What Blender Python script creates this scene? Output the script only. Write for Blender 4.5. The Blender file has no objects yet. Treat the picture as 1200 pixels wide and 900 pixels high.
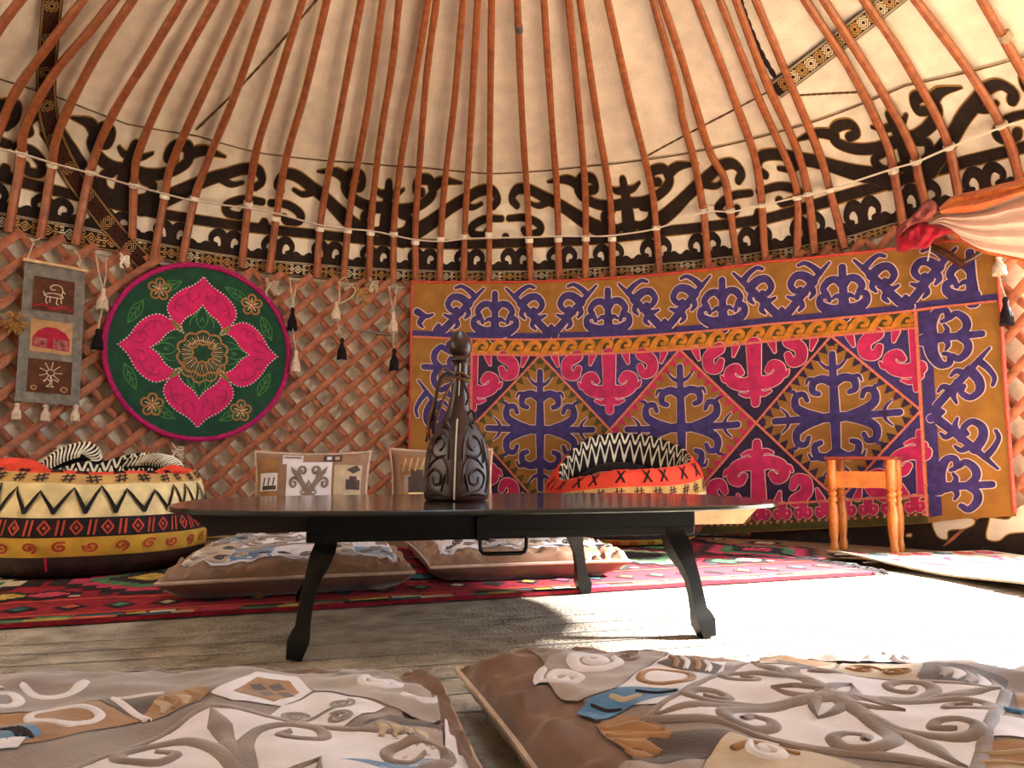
import bpy, math, random
import numpy as np
from mathutils import Vector, noise, geometry
random.seed(7)
sc = bpy.context.scene
COL = sc.collection
sin, cos, pi, rad = math.sin, math.cos, math.pi, math.radians

# ------------------------------------------------------------------ camera
F, CH, PITCH = 900.0, 0.42, rad(6.0)
cam = bpy.data.cameras.new('camera'); cam.sensor_width = 36; cam.lens = 27; cam.clip_start = 0.02
co = bpy.data.objects.new('camera', cam); COL.objects.link(co)
co.location = (0, 0, CH); co.rotation_euler = (pi/2 + PITCH, 0, 0)
sc.camera = co

CX, CY, R = -0.12, 1.9, 3.0          # the yurt: centre and wall radius

def ray(px, py):
    x, v = (px-600)/F, (450-py)/F
    return Vector((x, cos(PITCH) - v*sin(PITCH), sin(PITCH) + v*cos(PITCH)))
def on_z(px, py, z=0.0):
    d = ray(px, py); t = (z-CH)/d.z
    return Vector((d.x*t, d.y*t, z))
def on_cyl(px, py, r=R):
    d = ray(px, py); ox, oy = -CX, -CY
    a = d.x**2+d.y**2; b = 2*(ox*d.x+oy*d.y); c = ox*ox+oy*oy-r*r
    t = (-b+math.sqrt(max(0, b*b-4*a*c)))/(2*a)
    return Vector((d.x*t, d.y*t, CH+d.z*t))
def at_y(px, py, y):
    d = ray(px, py); t = y/d.y
    return Vector((d.x*t, y, CH+d.z*t))
def theta(p): return math.atan2(p.x-CX, p.y-CY)
def pol(th, r, z): return Vector((CX+r*sin(th), CY+r*cos(th), z))

# wall and roof profile: radius against height
PROF = [(0, 3.0), (1.55, 3.0), (1.66, 2.995), (1.80, 2.965), (1.93, 2.91), (2.06, 2.80), (2.18, 2.62), (2.28, 2.37), (2.95, 0.60)]
def r_of(z):
    for (z0, r0), (z1, r1) in zip(PROF, PROF[1:]):
        if z <= z1: return r0+(r1-r0)*(z-z0)/(z1-z0)
    return 0.6
def slope(z, e=.06): return (r_of(min(z+e, 2.94))-r_of(z-e))/(min(z+e, 2.94)-z+e)
def roof_pt(th, z, h=0.0):
    k = slope(z); n = math.sqrt(1+k*k)              # inward normal (-1, k)/n in the (r, z) plane
    return pol(th, r_of(z)-h/n, z+h*k/n)
def on_roof(px, py, off=0.0):
    d = ray(px, py)
    def dist(t):
        z = CH+d.z*t; k = slope(min(z, 2.9))
        return (r_of(z)-math.hypot(d.x*t-CX, d.y*t-CY))/math.sqrt(1+k*k)-off
    t = 0.8
    while t < 9 and dist(t) > 0: t += 0.03
    lo, hi = t-0.03, t
    for _ in range(24):
        m = (lo+hi)/2
        if dist(m) < 0: hi = m
        else: lo = m
    return Vector((d.x*lo, d.y*lo, CH+d.z*lo))

# ------------------------------------------------------------------ materials
def lin(h):
    h = h.lstrip('#'); o = []
    for i in (0, 2, 4):
        c = int(h[i:i+2], 16)/255
        o.append(c/12.92 if c <= .04045 else ((c+.055)/1.055)**2.4)
    return (*o, 1)
def mat(name, hexa, rough=.8, var=.12, scale=30, bump=.15, bscale=250, hex2=None, sheen=0, metal=0, stretch=None, spec=.3, coat=0):
    m = bpy.data.materials.new(name); m.use_nodes = True
    nt = m.node_tree; N = nt.nodes; L = nt.links; b = N['Principled BSDF']
    b.inputs['Roughness'].default_value = rough; b.inputs['Metallic'].default_value = metal
    b.inputs['Specular IOR Level'].default_value = spec
    if sheen: b.inputs['Sheen Weight'].default_value = sheen; b.inputs['Sheen Roughness'].default_value = .4
    if coat: b.inputs['Coat Weight'].default_value = coat; b.inputs['Coat Roughness'].default_value = .15
    tc = N.new('ShaderNodeTexCoord'); src = tc.outputs['Object']
    if stretch:
        mp = N.new('ShaderNodeMapping'); mp.inputs['Scale'].default_value = stretch
        L.new(src, mp.inputs['Vector']); src = mp.outputs['Vector']
    n = N.new('ShaderNodeTexNoise'); n.inputs['Scale'].default_value = scale; n.inputs['Detail'].default_value = 5
    L.new(src, n.inputs['Vector'])
    r = N.new('ShaderNodeValToRGB'); c = lin(hexa)
    c2 = lin(hex2) if hex2 else tuple(x*(1-var*2) for x in c[:3])+(1,)
    c1 = c if hex2 else tuple(min(1, x*(1+var)) for x in c[:3])+(1,)
    r.color_ramp.elements[0].position = .32; r.color_ramp.elements[1].position = .68
    r.color_ramp.elements[0].color = c2; r.color_ramp.elements[1].color = c1
    L.new(n.outputs['Fac'], r.inputs['Fac']); L.new(r.outputs['Color'], b.inputs['Base Color'])
    if bump:
        n2 = N.new('ShaderNodeTexNoise'); n2.inputs['Scale'].default_value = bscale; n2.inputs['Detail'].default_value = 3
        L.new(src, n2.inputs['Vector'])
        bp = N.new('ShaderNodeBump'); bp.inputs['Strength'].default_value = bump; bp.inputs['Distance'].default_value = .01
        L.new(n2.outputs['Fac'], bp.inputs['Height']); L.new(bp.outputs['Normal'], b.inputs['Normal'])
    return m
M = {}
def defm(k, *a, **kw): M[k] = mat(k, *a, **kw)
defm('roof_felt', '#EADFCC', .95, .07, 9, .5, 70)
defm('cream_felt', '#E8DDC8', .95, .07, 12, .3, 200)
defm('wall_felt', '#EDE5D2', .95, .12, 14, .4, 120)
defm('black_felt', '#2B1F1A', .95, .15, 30, .3, 200)
defm('gold_cord', '#9A7433', .7, .15, 60, .2, 300)
defm('seam', '#6F5534', .9, .2, 60, .2, 300)
defm('pole_wood', '#A8623B', .42, .16, 26, .12, 90, hex2='#82482A', spec=.45)
defm('lattice_wood', '#AE6843', .5, .16, 22, .15, 90, hex2='#82482D', spec=.4)
defm('white_tape', '#EDE3D0', .8, .05, 60, .2, 400)
defm('woven_dark', '#231915', .95, .1, 80, .4, 500)
defm('woven_tan', '#B98F55', .9, .12, 80, .4, 500)
defm('woven_red', '#5A2A1C', .9, .12, 80, .4, 500)
defm('woven_pale', '#D9C9A8', .9, .1, 80, .4, 500)
defm('tap_tan', '#97692A', .75, .12, 10, .25, 300, sheen=.2)
defm('tap_purple', '#3A2C6C', .6, .22, 28, .25, 300, sheen=.3)
defm('tap_plum', '#2C1A3E', .65, .22, 28, .25, 300, sheen=.3)
defm('tap_pink', '#B82059', .65, .16, 18, .25, 300, sheen=.3)
defm('tap_orange', '#C67E26', .7, .16, 26, .25, 300)
defm('tap_green', '#4B4720', .75, .16, 26, .25, 300)
defm('tap_line', '#CE7460', .7, .16, 90, .3, 300)
defm('tap_edge', '#CE5740', .7, .25, 60, .3, 300, hex2='#B03A30')
defm('tap_white', '#E9C9BE', .7, .1, 90, .3, 300)
defm('disc_green', '#14452F', .75, .14, 16, .25, 300)
defm('disc_green_line', '#3C7A3E', .7, .1, 60, .2, 300)
defm('disc_pink', '#CF0F62', .6, .1, 20, .25, 250, sheen=.2)
defm('disc_pinkdark', '#A80A50', .6, .1, 20, .25, 250)
defm('disc_gold', '#A4713E', .6, .14, 60, .3, 300)
defm('disc_white', '#D8D8C8', .7, .1, 60, .2, 300)
defm('disc_piping', '#B31566', .7, .2, 60, .3, 300)
defm('grey_felt', '#7F7A72', .95, .16, 30, .4, 220)
defm('brown_patch', '#5B3320', .8, .2, 18, .3, 260)
defm('tan_patch', '#B98F62', .85, .1, 30, .3, 260)
defm('crimson', '#A5102F', .7, .18, 26, .2, 260)
defm('stitch_pale', '#D8C6AC', .8, .1, 60, .2, 300)
defm('pale_or_lit_wood', '#D9B58A', .55, .1, 30, .1, 90)
defm('cord_pale', '#C8B49A', .9, .12, 60, .3, 400)
defm('wool_white', '#DCC9B4', .95, .12, 60, .5, 260)
defm('wool_black', '#1B1214', .95, .15, 60, .5, 260)
defm('straw', '#B98D54', .9, .2, 60, .5, 260)
defm('steel', '#8C8C8C', .35, .08, 30, .05, 200, metal=.9)
defm('table_black', '#0F0B0A', .13, .25, 14, .015, 120, spec=.5, coat=.3)
defm('leg_black', '#060505', .45, .25, 14, .03, 120, spec=.2)
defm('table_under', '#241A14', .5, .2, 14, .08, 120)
defm('iron', '#0D0C0C', .45, .1, 30, .05, 200, metal=.4)
defm('leather', '#3A180F', .33, .22, 22, .14, 240, hex2='#200D09', spec=.5)
defm('leather_dark', '#24100C', .5, .2, 22, .14, 240)
defm('thong', '#6B4526', .6, .2, 40, .2, 300)
defm('thread_white', '#C9C2B6', .8, .08, 60, .2, 300)
defm('stool_wood', '#C9782E', .34, .12, 18, .06, 90, hex2='#A9591E', spec=.5)
defm('stool_red', '#7E2E19', .34, .15, 18, .06, 90, spec=.5)
defm('satin_brown', '#694B3A', .5, .1, 10, .08, 300, sheen=.25)
defm('satin_tan', '#87654D', .5, .1, 10, .08, 300, sheen=.25)
defm('velvet_white', '#C9C2C6', .7, .06, 20, .15, 300, sheen=.4)
defm('velvet_grey', '#8F8079', .7, .08, 20, .15, 300, sheen=.4)
defm('velvet_taupe', '#75635A', .65, .1, 20, .15, 300, sheen=.4)
defm('velvet_dark', '#42312B', .65, .14, 20, .15, 300, sheen=.3)
defm('velvet_caramel', '#8C6237', .65, .12, 20, .15, 300, sheen=.3)
defm('velvet_beige', '#AB967B', .65, .1, 20, .15, 300, sheen=.3)
defm('velvet_blue', '#2B6790', .65, .2, 26, .15, 300, sheen=.4)
defm('piping_pale', '#C0A793', .6, .1, 40, .1, 300)
defm('bag_cream', '#DDC894', .85, .14, 14, .3, 300)
defm('bag_tan', '#C29A5C', .85, .12, 14, .3, 300)
defm('bag_yellow', '#D2A63F', .85, .14, 14, .3, 300)
defm('bag_dark', '#251A1C', .85, .15, 20, .3, 300)
defm('bag_brown', '#3E2B2A', .85, .15, 20, .3, 300)
defm('bag_coral', '#DB4530', .8, .08, 14, .25, 300)
defm('bag_red', '#B3432F', .8, .1, 30, .25, 300)
defm('bag_black', '#17110F', .85, .1, 30, .25, 300)
defm('bag_white', '#E2D9C4', .85, .08, 30, .25, 300)
defm('bag_lining', '#5E3D20', .85, .3, 9, .3, 300)
defm('rug_red', '#8E1426', .95, .2, 26, .5, 300)
defm('rug_pink', '#C23A58', .95, .2, 26, .5, 300)
defm('rug_dark', '#271A1D', .95, .2, 26, .5, 300)
defm('rug_green', '#4B7A52', .95, .2, 26, .5, 300)
defm('rug_cream', '#CDBE9C', .95, .15, 26, .5, 300)
defm('rug_yellow', '#B99A48', .95, .2, 26, .5, 300)
defm('rug_orange', '#C4543A', .95, .2, 26, .5, 300)
defm('rug_teal', '#2F5A62', .95, .2, 26, .5, 300)
defm('carpet', '#B5AA99', .98, .2, 11, 1.0, 120, hex2='#7E7365')
defm('ground', '#8A6A4A', .9, .14, 7, .2, 90)
defm('earth', '#A08C6C', .95, .14, 3, .2, 60)
defm('drape_pale', '#E6CBB8', .6, .05, 12, .1, 300, sheen=.3)
defm('drape_gold', '#C9772F', .5, .25, 36, .2, 300, sheen=.3, hex2='#A9442A')
defm('drape_red', '#A80E2C', .5, .2, 22, .15, 300, sheen=.3)
defm('drape_maroon', '#6E1C28', .55, .3, 46, .15, 300, hex2='#B06A62')
defm('dark_wood', '#4A2614', .3, .2, 22, .08, 120, spec=.5)

# ------------------------------------------------------------------ mesh building
ORIG = {}
class MB:
    def __init__(s): s.v = []; s.f = []; s.m = []; s.mats = []
    def mi(s, k):
        if k not in s.mats: s.mats.append(k)
        return s.mats.index(k)
    def add(s, vs, fs, k):
        o = len(s.v); i = s.mi(k); s.v.extend([tuple(v) for v in vs])
        for f in fs: s.f.append(tuple(o+a for a in f)); s.m.append(i)
    def grid(s, fn, us, vs, k, closeu=False, flip=False):
        nu, nv = len(us), len(vs)
        V = [fn(u, v) for u in us for v in vs]; Fc = []
        for i in range(nu if closeu else nu-1):
            for j in range(nv-1):
                a, b = i*nv+j, ((i+1) % nu)*nv+j
                q = (a, b, b+1, a+1); Fc.append(q[::-1] if flip else q)
        s.add(V, Fc, k)
    def slab(s, fn, us, vs, k, t):
        """fn(u,v,h): a sheet of real thickness, front at h=0, back at h=-t"""
        nu, nv = len(us), len(vs)
        V = [fn(u, v, 0) for u in us for v in vs]+[fn(u, v, -t) for u in us for v in vs]; o = nu*nv; Fc = []
        for i in range(nu-1):
            for j in range(nv-1):
                a, b = i*nv+j, (i+1)*nv+j
                Fc.append((a, b, b+1, a+1)); Fc.append((o+a, o+a+1, o+b+1, o+b))
        for i in range(nu-1):
            for j in (0, nv-1):
                a, b = i*nv+j, (i+1)*nv+j; Fc.append((a, b, o+b, o+a) if j else (b, a, o+a, o+b))
        for j in range(nv-1):
            for i in (0, nu-1):
                a, b = i*nv+j, i*nv+j+1; Fc.append((a, b, o+b, o+a) if not i else (b, a, o+a, o+b))
        s.add(V, Fc, k)
    def tube(s, pts, rs, k, n=8, flat=1.0, closed=False, up=None):
        pts = [Vector(p) for p in pts]; m = len(pts)
        if not hasattr(rs, '__len__'): rs = [rs]*m
        V = []; ref = Vector(up) if up else None; side = None
        for i, p in enumerate(pts):
            a = pts[(i-1) % m] if closed or i else p; b = pts[(i+1) % m] if closed or i < m-1 else p
            t = (b-a).normalized()
            if side is None:
                w = ref or (Vector((0, 0, 1)) if abs(t.z) < .9 else Vector((1, 0, 0)))
                side = t.cross(w).normalized()
            else:
                side = (side-t*side.dot(t)).normalized()
            nrm = side.cross(t)
            for j in range(n):
                c = 2*pi*(j+.5)/n
                V.append(p+side*cos(c)*rs[i]+nrm*sin(c)*rs[i]*flat)
        Fc = []
        for i in range(m if closed else m-1):
            for j in range(n):
                a, b = i*n+j, i*n+(j+1) % n; c, d = ((i+1) % m)*n+j, ((i+1) % m)*n+(j+1) % n
                Fc.append((a, b, d, c))
        if not closed: Fc.append(tuple(range(n))[::-1]); Fc.append(tuple((m-1)*n+j for j in range(n)))
        s.add(V, Fc, k)
    def lathe(s, prof, k, loc=(0, 0, 0), n=24, axis=None):
        """prof: (r,z) list"""
        loc = Vector(loc); V = []; m = len(prof)
        for r, z in prof:
            for j in range(n): V.append(loc+Vector((r*cos(2*pi*j/n), r*sin(2*pi*j/n), z)))
        Fc = [(i*n+j, i*n+(j+1) % n, (i+1)*n+(j+1) % n, (i+1)*n+j) for i in range(m-1) for j in range(n)]
        Fc.append(tuple(range(n))[::-1]); Fc.append(tuple((m-1)*n+j for j in range(n)))
        s.add(V, Fc, k)
    def prism(s, poly, z0, z1, k, fn=None, bev=0.0):
        """horizontal polygon raised from z0 to z1, edges eased by bev"""
        n = len(poly); c = Vector((sum(p[0] for p in poly)/n, sum(p[1] for p in poly)/n))
        def ring(q, z):
            o = []
            for p in poly:
                d = Vector((p[0], p[1]))-c; L = d.length
                d *= (L-q)/L; o.append(Vector((c.x+d.x, c.y+d.y, z)))
            return o
        R_ = [ring(bev, z0), ring(0, z0+bev), ring(0, z1-bev), ring(bev, z1)] if bev else [ring(0, z0), ring(0, z1)]
        V = [fn(p) if fn else p for r_ in R_ for p in r_]
        Fc = [(i*n+j, i*n+(j+1) % n, (i+1)*n+(j+1) % n, (i+1)*n+j) for i in range(len(R_)-1) for j in range(n)]
        Fc.append(tuple(range(n))[::-1]); Fc.append(tuple((len(R_)-1)*n+j for j in range(n)))
        s.add(V, Fc, k)
    def build(s, name, parent=None, smooth=True, loc=None, sharp=35):
        P = np.array(s.v, dtype=float)
        if parent is not None: o = ORIG[parent.name]
        elif loc is not None: o = Vector(loc)
        else: o = Vector(((P[:, 0].min()+P[:, 0].max())/2, (P[:, 1].min()+P[:, 1].max())/2, P[:, 2].min()))
        me = bpy.data.meshes.new(name)
        me.from_pydata([(x-o.x, y-o.y, z-o.z) for x, y, z in s.v], [], s.f)
        for k in s.mats: me.materials.append(M[k])
        me.polygons.foreach_set('material_index', s.m)
        if smooth:
            me.polygons.foreach_set('use_smooth', [True]*len(s.f))
            me.set_sharp_from_angle(angle=rad(sharp))
        me.update()
        ob = bpy.data.objects.new(name, me); COL.objects.link(ob)
        if parent is not None: ob.parent = parent
        else: ob.location = o
        ORIG[ob.name] = o
        return ob
def tag(o, label=None, cat=None, group=None, kind=None):
    if label: o['label'] = label
    if cat: o['category'] = cat
    if group: o['group'] = group
    if kind: o['kind'] = kind
    return o
def thing(name, label, cat, loc, group=None):
    o = bpy.data.objects.new(name, None); COL.objects.link(o); o.location = loc
    o.empty_display_size = .05; ORIG[o.name] = Vector(loc)
    return tag(o, label, cat, group)

# ------------------------------------------------------------------ applique: strokes and patches laid on a surface
def cr(pts, n=7):
    P = [np.array(p, float) for p in pts]
    if len(P) == 2:
        k = max(2, n); return [P[0]+(P[1]-P[0])*i/k for i in range(k+1)]
    P = [2*P[0]-P[1]]+P+[2*P[-1]-P[-2]]; o = []
    for i in range(1, len(P)-2):
        a, b, c, d = P[i-1:i+3]
        for j in range(n):
            t = j/n
            o.append(.5*((2*b)+(c-a)*t+(2*a-5*b+4*c-d)*t*t+(3*b-a-3*c+d)*t**3))
    o.append(P[-2]); return o
def dense(P, n=6):
    o = []
    for a, b in zip(P, P[1:]): o += [(a[0]+(b[0]-a[0])*i/n, a[1]+(b[1]-a[1])*i/n) for i in range(n)]
    return o+[P[-1]]
class Canvas:
    """2-D strokes and polygons in (u,v), laid on the surface fn(u,v,h)"""
    def __init__(s, mb, fn, T=None): s.mb, s.fn, s.T = mb, fn, T or (lambda p: p)
    def sub(s, T): return Canvas(s.mb, s.fn, lambda p: s.T(T(p)))
    cnt = 0
    def stroke(s, pts, w, k, h=.002, n=7, ol=None, olw=.0, e=0.0, raw=False, caps=True):
        """w in final (u,v) units: number or (start, ..., end); ol: outline material"""
        P = [np.array(s.T(tuple(p))) for p in (pts if raw else cr(pts, n))]
        m = len(P)
        W = np.interp(np.linspace(0, 1, m), np.linspace(0, 1, len(w)), w) if hasattr(w, '__len__') else np.full(m, w)
        Canvas.cnt += 1; h0 = h; h += (Canvas.cnt % 13)*.00014
        if ol: s._rib(P, W+olw, ol, h0*.6+(h-h0)*.6, 0, caps)
        s._rib(P, W, k, h, e, caps)
    def _rib(s, P, W, k, h, e, caps):
        P = list(P); W = list(W); m = len(P)
        T = []
        for i in range(m):
            d = P[min(i+1, m-1)]-P[max(i-1, 0)]; L = np.hypot(*d)
            T.append(d/L if L > 1e-9 else (T[-1] if T else np.array([1., 0])))
        if caps:
            q = [(-.94, .34), (-.71, .71), (-.34, .94)]
            P = [P[0]+T[0]*W[0]*a for a, _ in q]+P+[P[-1]-T[-1]*W[-1]*a for a, _ in q[::-1]]
            W = [W[0]*b for _, b in q]+W+[W[-1]*b for _, b in q[::-1]]
            T = [T[0]]*3+T+[T[-1]]*3
        prof = [(-1, -1), (-.62, .4), (0, 1), (.62, .4), (1, -1)] if e else [(-1, 0), (1, 0)]
        V = []; c = len(prof)
        for p, t, w in zip(P, T, W):
            nn = np.array([-t[1], t[0]])
            for a, b in prof:
                q = p+nn*w*a; V.append(s.fn(q[0], q[1], h+e*b if b >= 0 else h*.1))
        Fc = [(i*c+j+1, i*c+j, (i+1)*c+j, (i+1)*c+j+1) for i in range(len(P)-1) for j in range(c-1)]
        s.mb.add(V, Fc, k)
    def poly(s, pts, k, h=.001, ml=.06):
        P = [s.T(tuple(p)) for p in pts]
        if sum(P[i][0]*P[(i+1) % len(P)][1]-P[(i+1) % len(P)][0]*P[i][1] for i in range(len(P))) < 0: P = P[::-1]
        tr = geometry.tessellate_polygon([[Vector((p[0], p[1], 0)) for p in P]])
        st = []
        for t in tr:
            a, b, c = (np.array(P[i]) for i in t)
            if (b[0]-a[0])*(c[1]-a[1])-(b[1]-a[1])*(c[0]-a[0]) < 0: b, c = c, b
            st.append((a, b, c))
        V = []; Fc = []; it = 0; D = {}
        while st:
            a, b, c = st.pop(); it += 1
            l = [np.hypot(*(b-a)), np.hypot(*(c-b)), np.hypot(*(a-c))]; i = int(np.argmax(l))
            if l[i] > ml and it < 60000:
                for _ in range(i): a, b, c = b, c, a
                mm = (a+b)/2; st.append((a, mm, c)); st.append((mm, b, c)); continue
            f = []
            for q in (a, b, c):
                key = (round(q[0], 6), round(q[1], 6))
                if key not in D: D[key] = len(V); V.append(s.fn(q[0], q[1], h))
                f.append(D[key])
            if len(set(f)) == 3: Fc.append(tuple(f))
        s.mb.add(V, Fc, k)
    def rect(s, u0, v0, u1, v1, k, h=.001, ml=.06): s.poly([(u0, v0), (u1, v0), (u1, v1), (u0, v1)], k, h, ml)
def xf(ox, oy, sx, sy, rot=0.0):
    c, d = cos(rot), sin(rot)
    return lambda p: (ox+c*p[0]*sx-d*p[1]*sy, oy+d*p[0]*sx+c*p[1]*sy)
def lsp(a, b, n): return [a+(b-a)*i/(n-1) for i in range(n)]
def circ(cx, cy, r, n=20, ry=None): return [(cx+r*cos(2*pi*i/n), cy+(ry or r)*sin(2*pi*i/n)) for i in range(n)]
def fbm(x, y, z=0.0): return noise.noise(Vector((x, y, z)))

# ram's-horn motifs, half units: (points, widths)
ROOF_TREE = [([(0, 0), (0, .4), (0, .86)], (.10, .085, .05)), ([(0, .72), (.07, .73), (.13, .80)], (.05, .015)),
    ([(0, .16), (.09, .10), (.17, .18), (.19, .36), (.12, .42)], (.06, .05, .045)),
    ([(0, .52), (.14, .51), (.28, .60), (.38, .78), (.35, .94), (.25, .93), (.235, .80), (.29, .77)], (.07, .055, .05, .045)),
    ([(.37, .86), (.47, .95), (.63, .94)], (.06, .045, .008)),
    ([(.14, .0), (.32, .24), (.52, .56), (.66, .72), (.78, .84), (.89, .86), (.94, .73), (.90, .62)], (.12, .075, .055, .05, .045)),
    ([(.64, .66), (.72, .60), (.80, .66)], (.05, .02)),
    ([(.97, .40), (.83, .40), (.72, .27), (.73, .13), (.82, .11), (.85, .19)], (.04, .055, .045)),
    ([(1.0, 0), (1.0, .06)], (.09, .05))]
FRIEZE = [([(0, 0), (0, .4), (0, .84)], (.09, .055, .05)), ([(0, .5), (.10, .63), (.22, .62), (.31, .50), (.26, .40)], (.05, .055, .04)),
    ([(0, .09), (.2, .11), (.36, .22), (.36, .35), (.25, .36), (.22, .28)], (.10, .05, .03)),
    ([(.2, .94), (.5, .61), (.9, .14)], (.02, .05, .06)),
    ([(.47, .64), (.62, .76), (.76, .76), (.84, .62), (.76, .50), (.68, .54)], (.07, .05, .035)),
    ([(.36, .78), (.47, .90), (.60, .98), (.70, .95)], (.05, .035, .025)),
    ([(.62, .46), (.78, .38), (.9, .42)], (.06, .02)),
    ([(.52, .58), (.47, .45), (.53, .36)], (.05, .04, .02)), ([(.72, .36), (.66, .24), (.72, .16)], (.05, .04, .02)), ([(0, .30), (.10, .35), (.17, .31)], (.05, .02)), ([(.94, .04), (.97, .14), (1.0, .22)], (.06, .05, .03))]
DIAMOND = [([(0, 0), (0, .5), (0, .86)], (.065, .05, .045)), ([(0, .66), (.10, .69), (.19, .78)], (.035, .012)),
    ([(0, .46), (.14, .53), (.27, .49), (.29, .37), (.21, .33)], (.06, .05, .035)), ([(.25, .52), (.34, .54), (.38, .47)], (.035, .012)),
    
    ([(0, 0), (.5, 0), (.84, 0)], (.065, .045, .045)), ([(.64, 0), (.67, .09), (.75, .17)], (.03, .01)),
    ([(.2, .0), (.38, .07), (.53, .17), (.53, .31), (.42, .34), (.37, .25)], (.07, .05, .03)), ([(.53, .28), (.55, .38), (.62, .40)], (.035, .012))]
BUD = [([(0, 1), (0, .6), (0, .22)], (.10, .085, .055)), ([(0, .40), (.10, .33), (.2, .36)], (.05, .015)),
    ([(0, .50), (.16, .48), (.30, .54), (.33, .66), (.24, .71), (.18, .64)], (.09, .075, .045)), ([(.3, .58), (.40, .56), (.44, .62)], (.05, .015)),
    ([(.46, 1), (.6, .90), (.6, .76), (.49, .72), (.44, .82)], (.08, .075, .045)), ([(.24, 1.0), (.27, .88)], (.05, .02)), ([(.78, 1), (.74, .87)], (.05, .02))]
HORNS = [([(0, 0), (.3, .3), (.56, .56)], (.14, .10, .09)), ([(.56, .56), (.74, .74), (.96, .96)], (.06, .11, .008)),
    ([(.28, .30), (.46, .54), (.53, .76), (.45, .93), (.29, .95), (.19, .83), (.24, .70), (.36, .70), (.38, .80)], (.09, .085, .075, .07, .065, .06, .055, .045)),
    ([(.30, .28), (.54, .46), (.76, .53), (.93, .45), (.95, .29), (.83, .19), (.70, .24), (.70, .36), (.80, .38)], (.09, .085, .075, .07, .065, .06, .055, .045)),
    ([(.10, .12), (.07, .30), (.0, .46)], (.07, .05, .008)), ([(.12, .10), (.30, .07), (.46, .0)], (.07, .05, .008))]
def motif(cv, M_, k, ws, h, ol=None, olw=0, e=0.0, mx=(1, -1), my=(1,), n=6):
    for a in mx:
        for b in my:
            c = cv.sub(lambda p, a=a, b=b: (p[0]*a, p[1]*b))
            for pts, w in M_:
                if (a < 0 and all(abs(q[0]) < 1e-6 for q in pts)) or (b < 0 and all(abs(q[1]) < 1e-6 for q in pts)): continue
                c.stroke(pts, [x*ws for x in w], k, h, n, ol, olw, e)

# ================================================================== SETTING
def struct(mb, name, **kw): return tag(mb.build(name, **kw), kind='structure')
DOOR0, DOOR1, DOORH = rad(58), rad(96), 1.58
# floor and the earth outside the door
m = MB(); m.prism([(CX+3.25*sin(2*pi*i/64), CY+3.25*cos(2*pi*i/64)) for i in range(64)], -.06, 0, 'ground'); struct(m, 'floor')
m = MB(); m.prism([(CX+12*sin(2*pi*i/48), CY+12*cos(2*pi*i/48)) for i in range(48)], -.2, -.065, 'earth'); struct(m, 'floor_outside')
# felt wall, in two arcs, open at the door
def wallfn(u, v, h): return pol(u, 3.03-h, v)
for nm, a, b in (('wall_back', rad(-100), DOOR0), ('wall_front', DOOR1, rad(260))):
    m = MB(); m.slab(wallfn, lsp(a, b, 60), lsp(0, 1.66, 8), 'wall_felt', .03); struct(m, nm)
m = MB(); m.slab(wallfn, lsp(DOOR0, DOOR1, 10), [DOORH, 1.66], 'wall_felt', .03); struct(m, 'wall_right')
# the roof felt: its outside shell, open at the crown
zs = [1.55, 1.60, 1.66, 1.73, 1.80, 1.865, 1.93, 1.995, 2.06, 2.12, 2.18, 2.23, 2.28]+lsp(2.34, 2.95, 9)
m = MB(); m.slab(lambda u, v, h: roof_pt(u, v, h-.015), lsp(-pi, pi, 121), zs, 'roof_felt', .025); ceil_ob = struct(m, 'ceiling')
m = MB()
for pts in ([(374, -4), (330, 48), (288, 95), (230, 152)], [(758, 183), (800, 160), (850, 134), (905, 105)], [(930, 112), (965, 110), (1005, 108)]):
    P = [on_roof(x, y, -.011) for x, y in cr(pts, 10)]
    m.tube(P, [.0065 if i % 2 else .0045 for i in range(len(P))], 'seam', 5)
m.build('seam_cord', ceil_ob)
m = MB(); P = [on_roof(x, y, -.009) for x, y in cr([(866, -4), (878, 30), (892, 62), (908, 90)], 8)]
m.tube(P, [.012 if i % 3 else .008 for i in range(len(P))], 'black_felt', 6); m.build('frayed_cord', ceil_ob)
# crown ring the poles run up to
m = MB(); m.tube([pol(2*pi*i/48, .60, 2.945) for i in range(48)], .05, 'pole_wood', 10, closed=True)
for a in (0, pi/3, 2*pi/3):
    m.tube([pol(a, .58*cos(t), 2.95+.2*sin(t)) for t in lsp(0, pi, 13)], .015, 'pole_wood', 6)
struct(m, 'trim_1')

# ================================================================== ROOF FRIEZE
def curve(pts, fn):
    q = sorted((theta(p), p.z) for p in (fn(x, y) for x, y in pts)); a = [t for t, _ in q]; b = [z for _, z in q]
    return lambda th: float(np.interp(th, a, b))
c_rim = curve([(-40, 268), (10, 272), (47, 279), (88, 288), (150, 298), (213, 309), (315, 321), (402, 329), (487, 331), (572, 331), (655, 329), (773, 320), (897, 305), (990, 290), (1058, 268), (1140, 245), (1240, 215)], lambda x, y: on_roof(x, y, 0))
c_wov = curve([(-40, 244), (0, 248), (100, 265), (190, 285), (300, 303), (350, 307), (498, 316), (600, 317), (700, 313), (800, 306), (910, 292), (980, 280), (1050, 260), (1200, 218)], lambda x, y: on_roof(x, y, 0))
c_str = curve([(-40, 196), (0, 205), (50, 219), (100, 231), (160, 245), (283, 264), (367, 273), (440, 281), (520, 286), (600, 284), (700, 280), (783, 269), (900, 255), (983, 229), (1060, 207), (1133, 187), (1200, 171), (1240, 160)], lambda x, y: on_roof(x, y, 0))
c_seam = curve([(-40, 80), (0, 92), (65, 112), (150, 145), (230, 158), (300, 178), (420, 190), (500, 196), (575, 203), (690, 194), (800, 180), (960, 140), (1060, 100), (1200, 66), (1240, 54)], lambda x, y: on_roof(x, y, 0))
VK = [0, .07, .215, .56]; RF = 2.9
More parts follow.
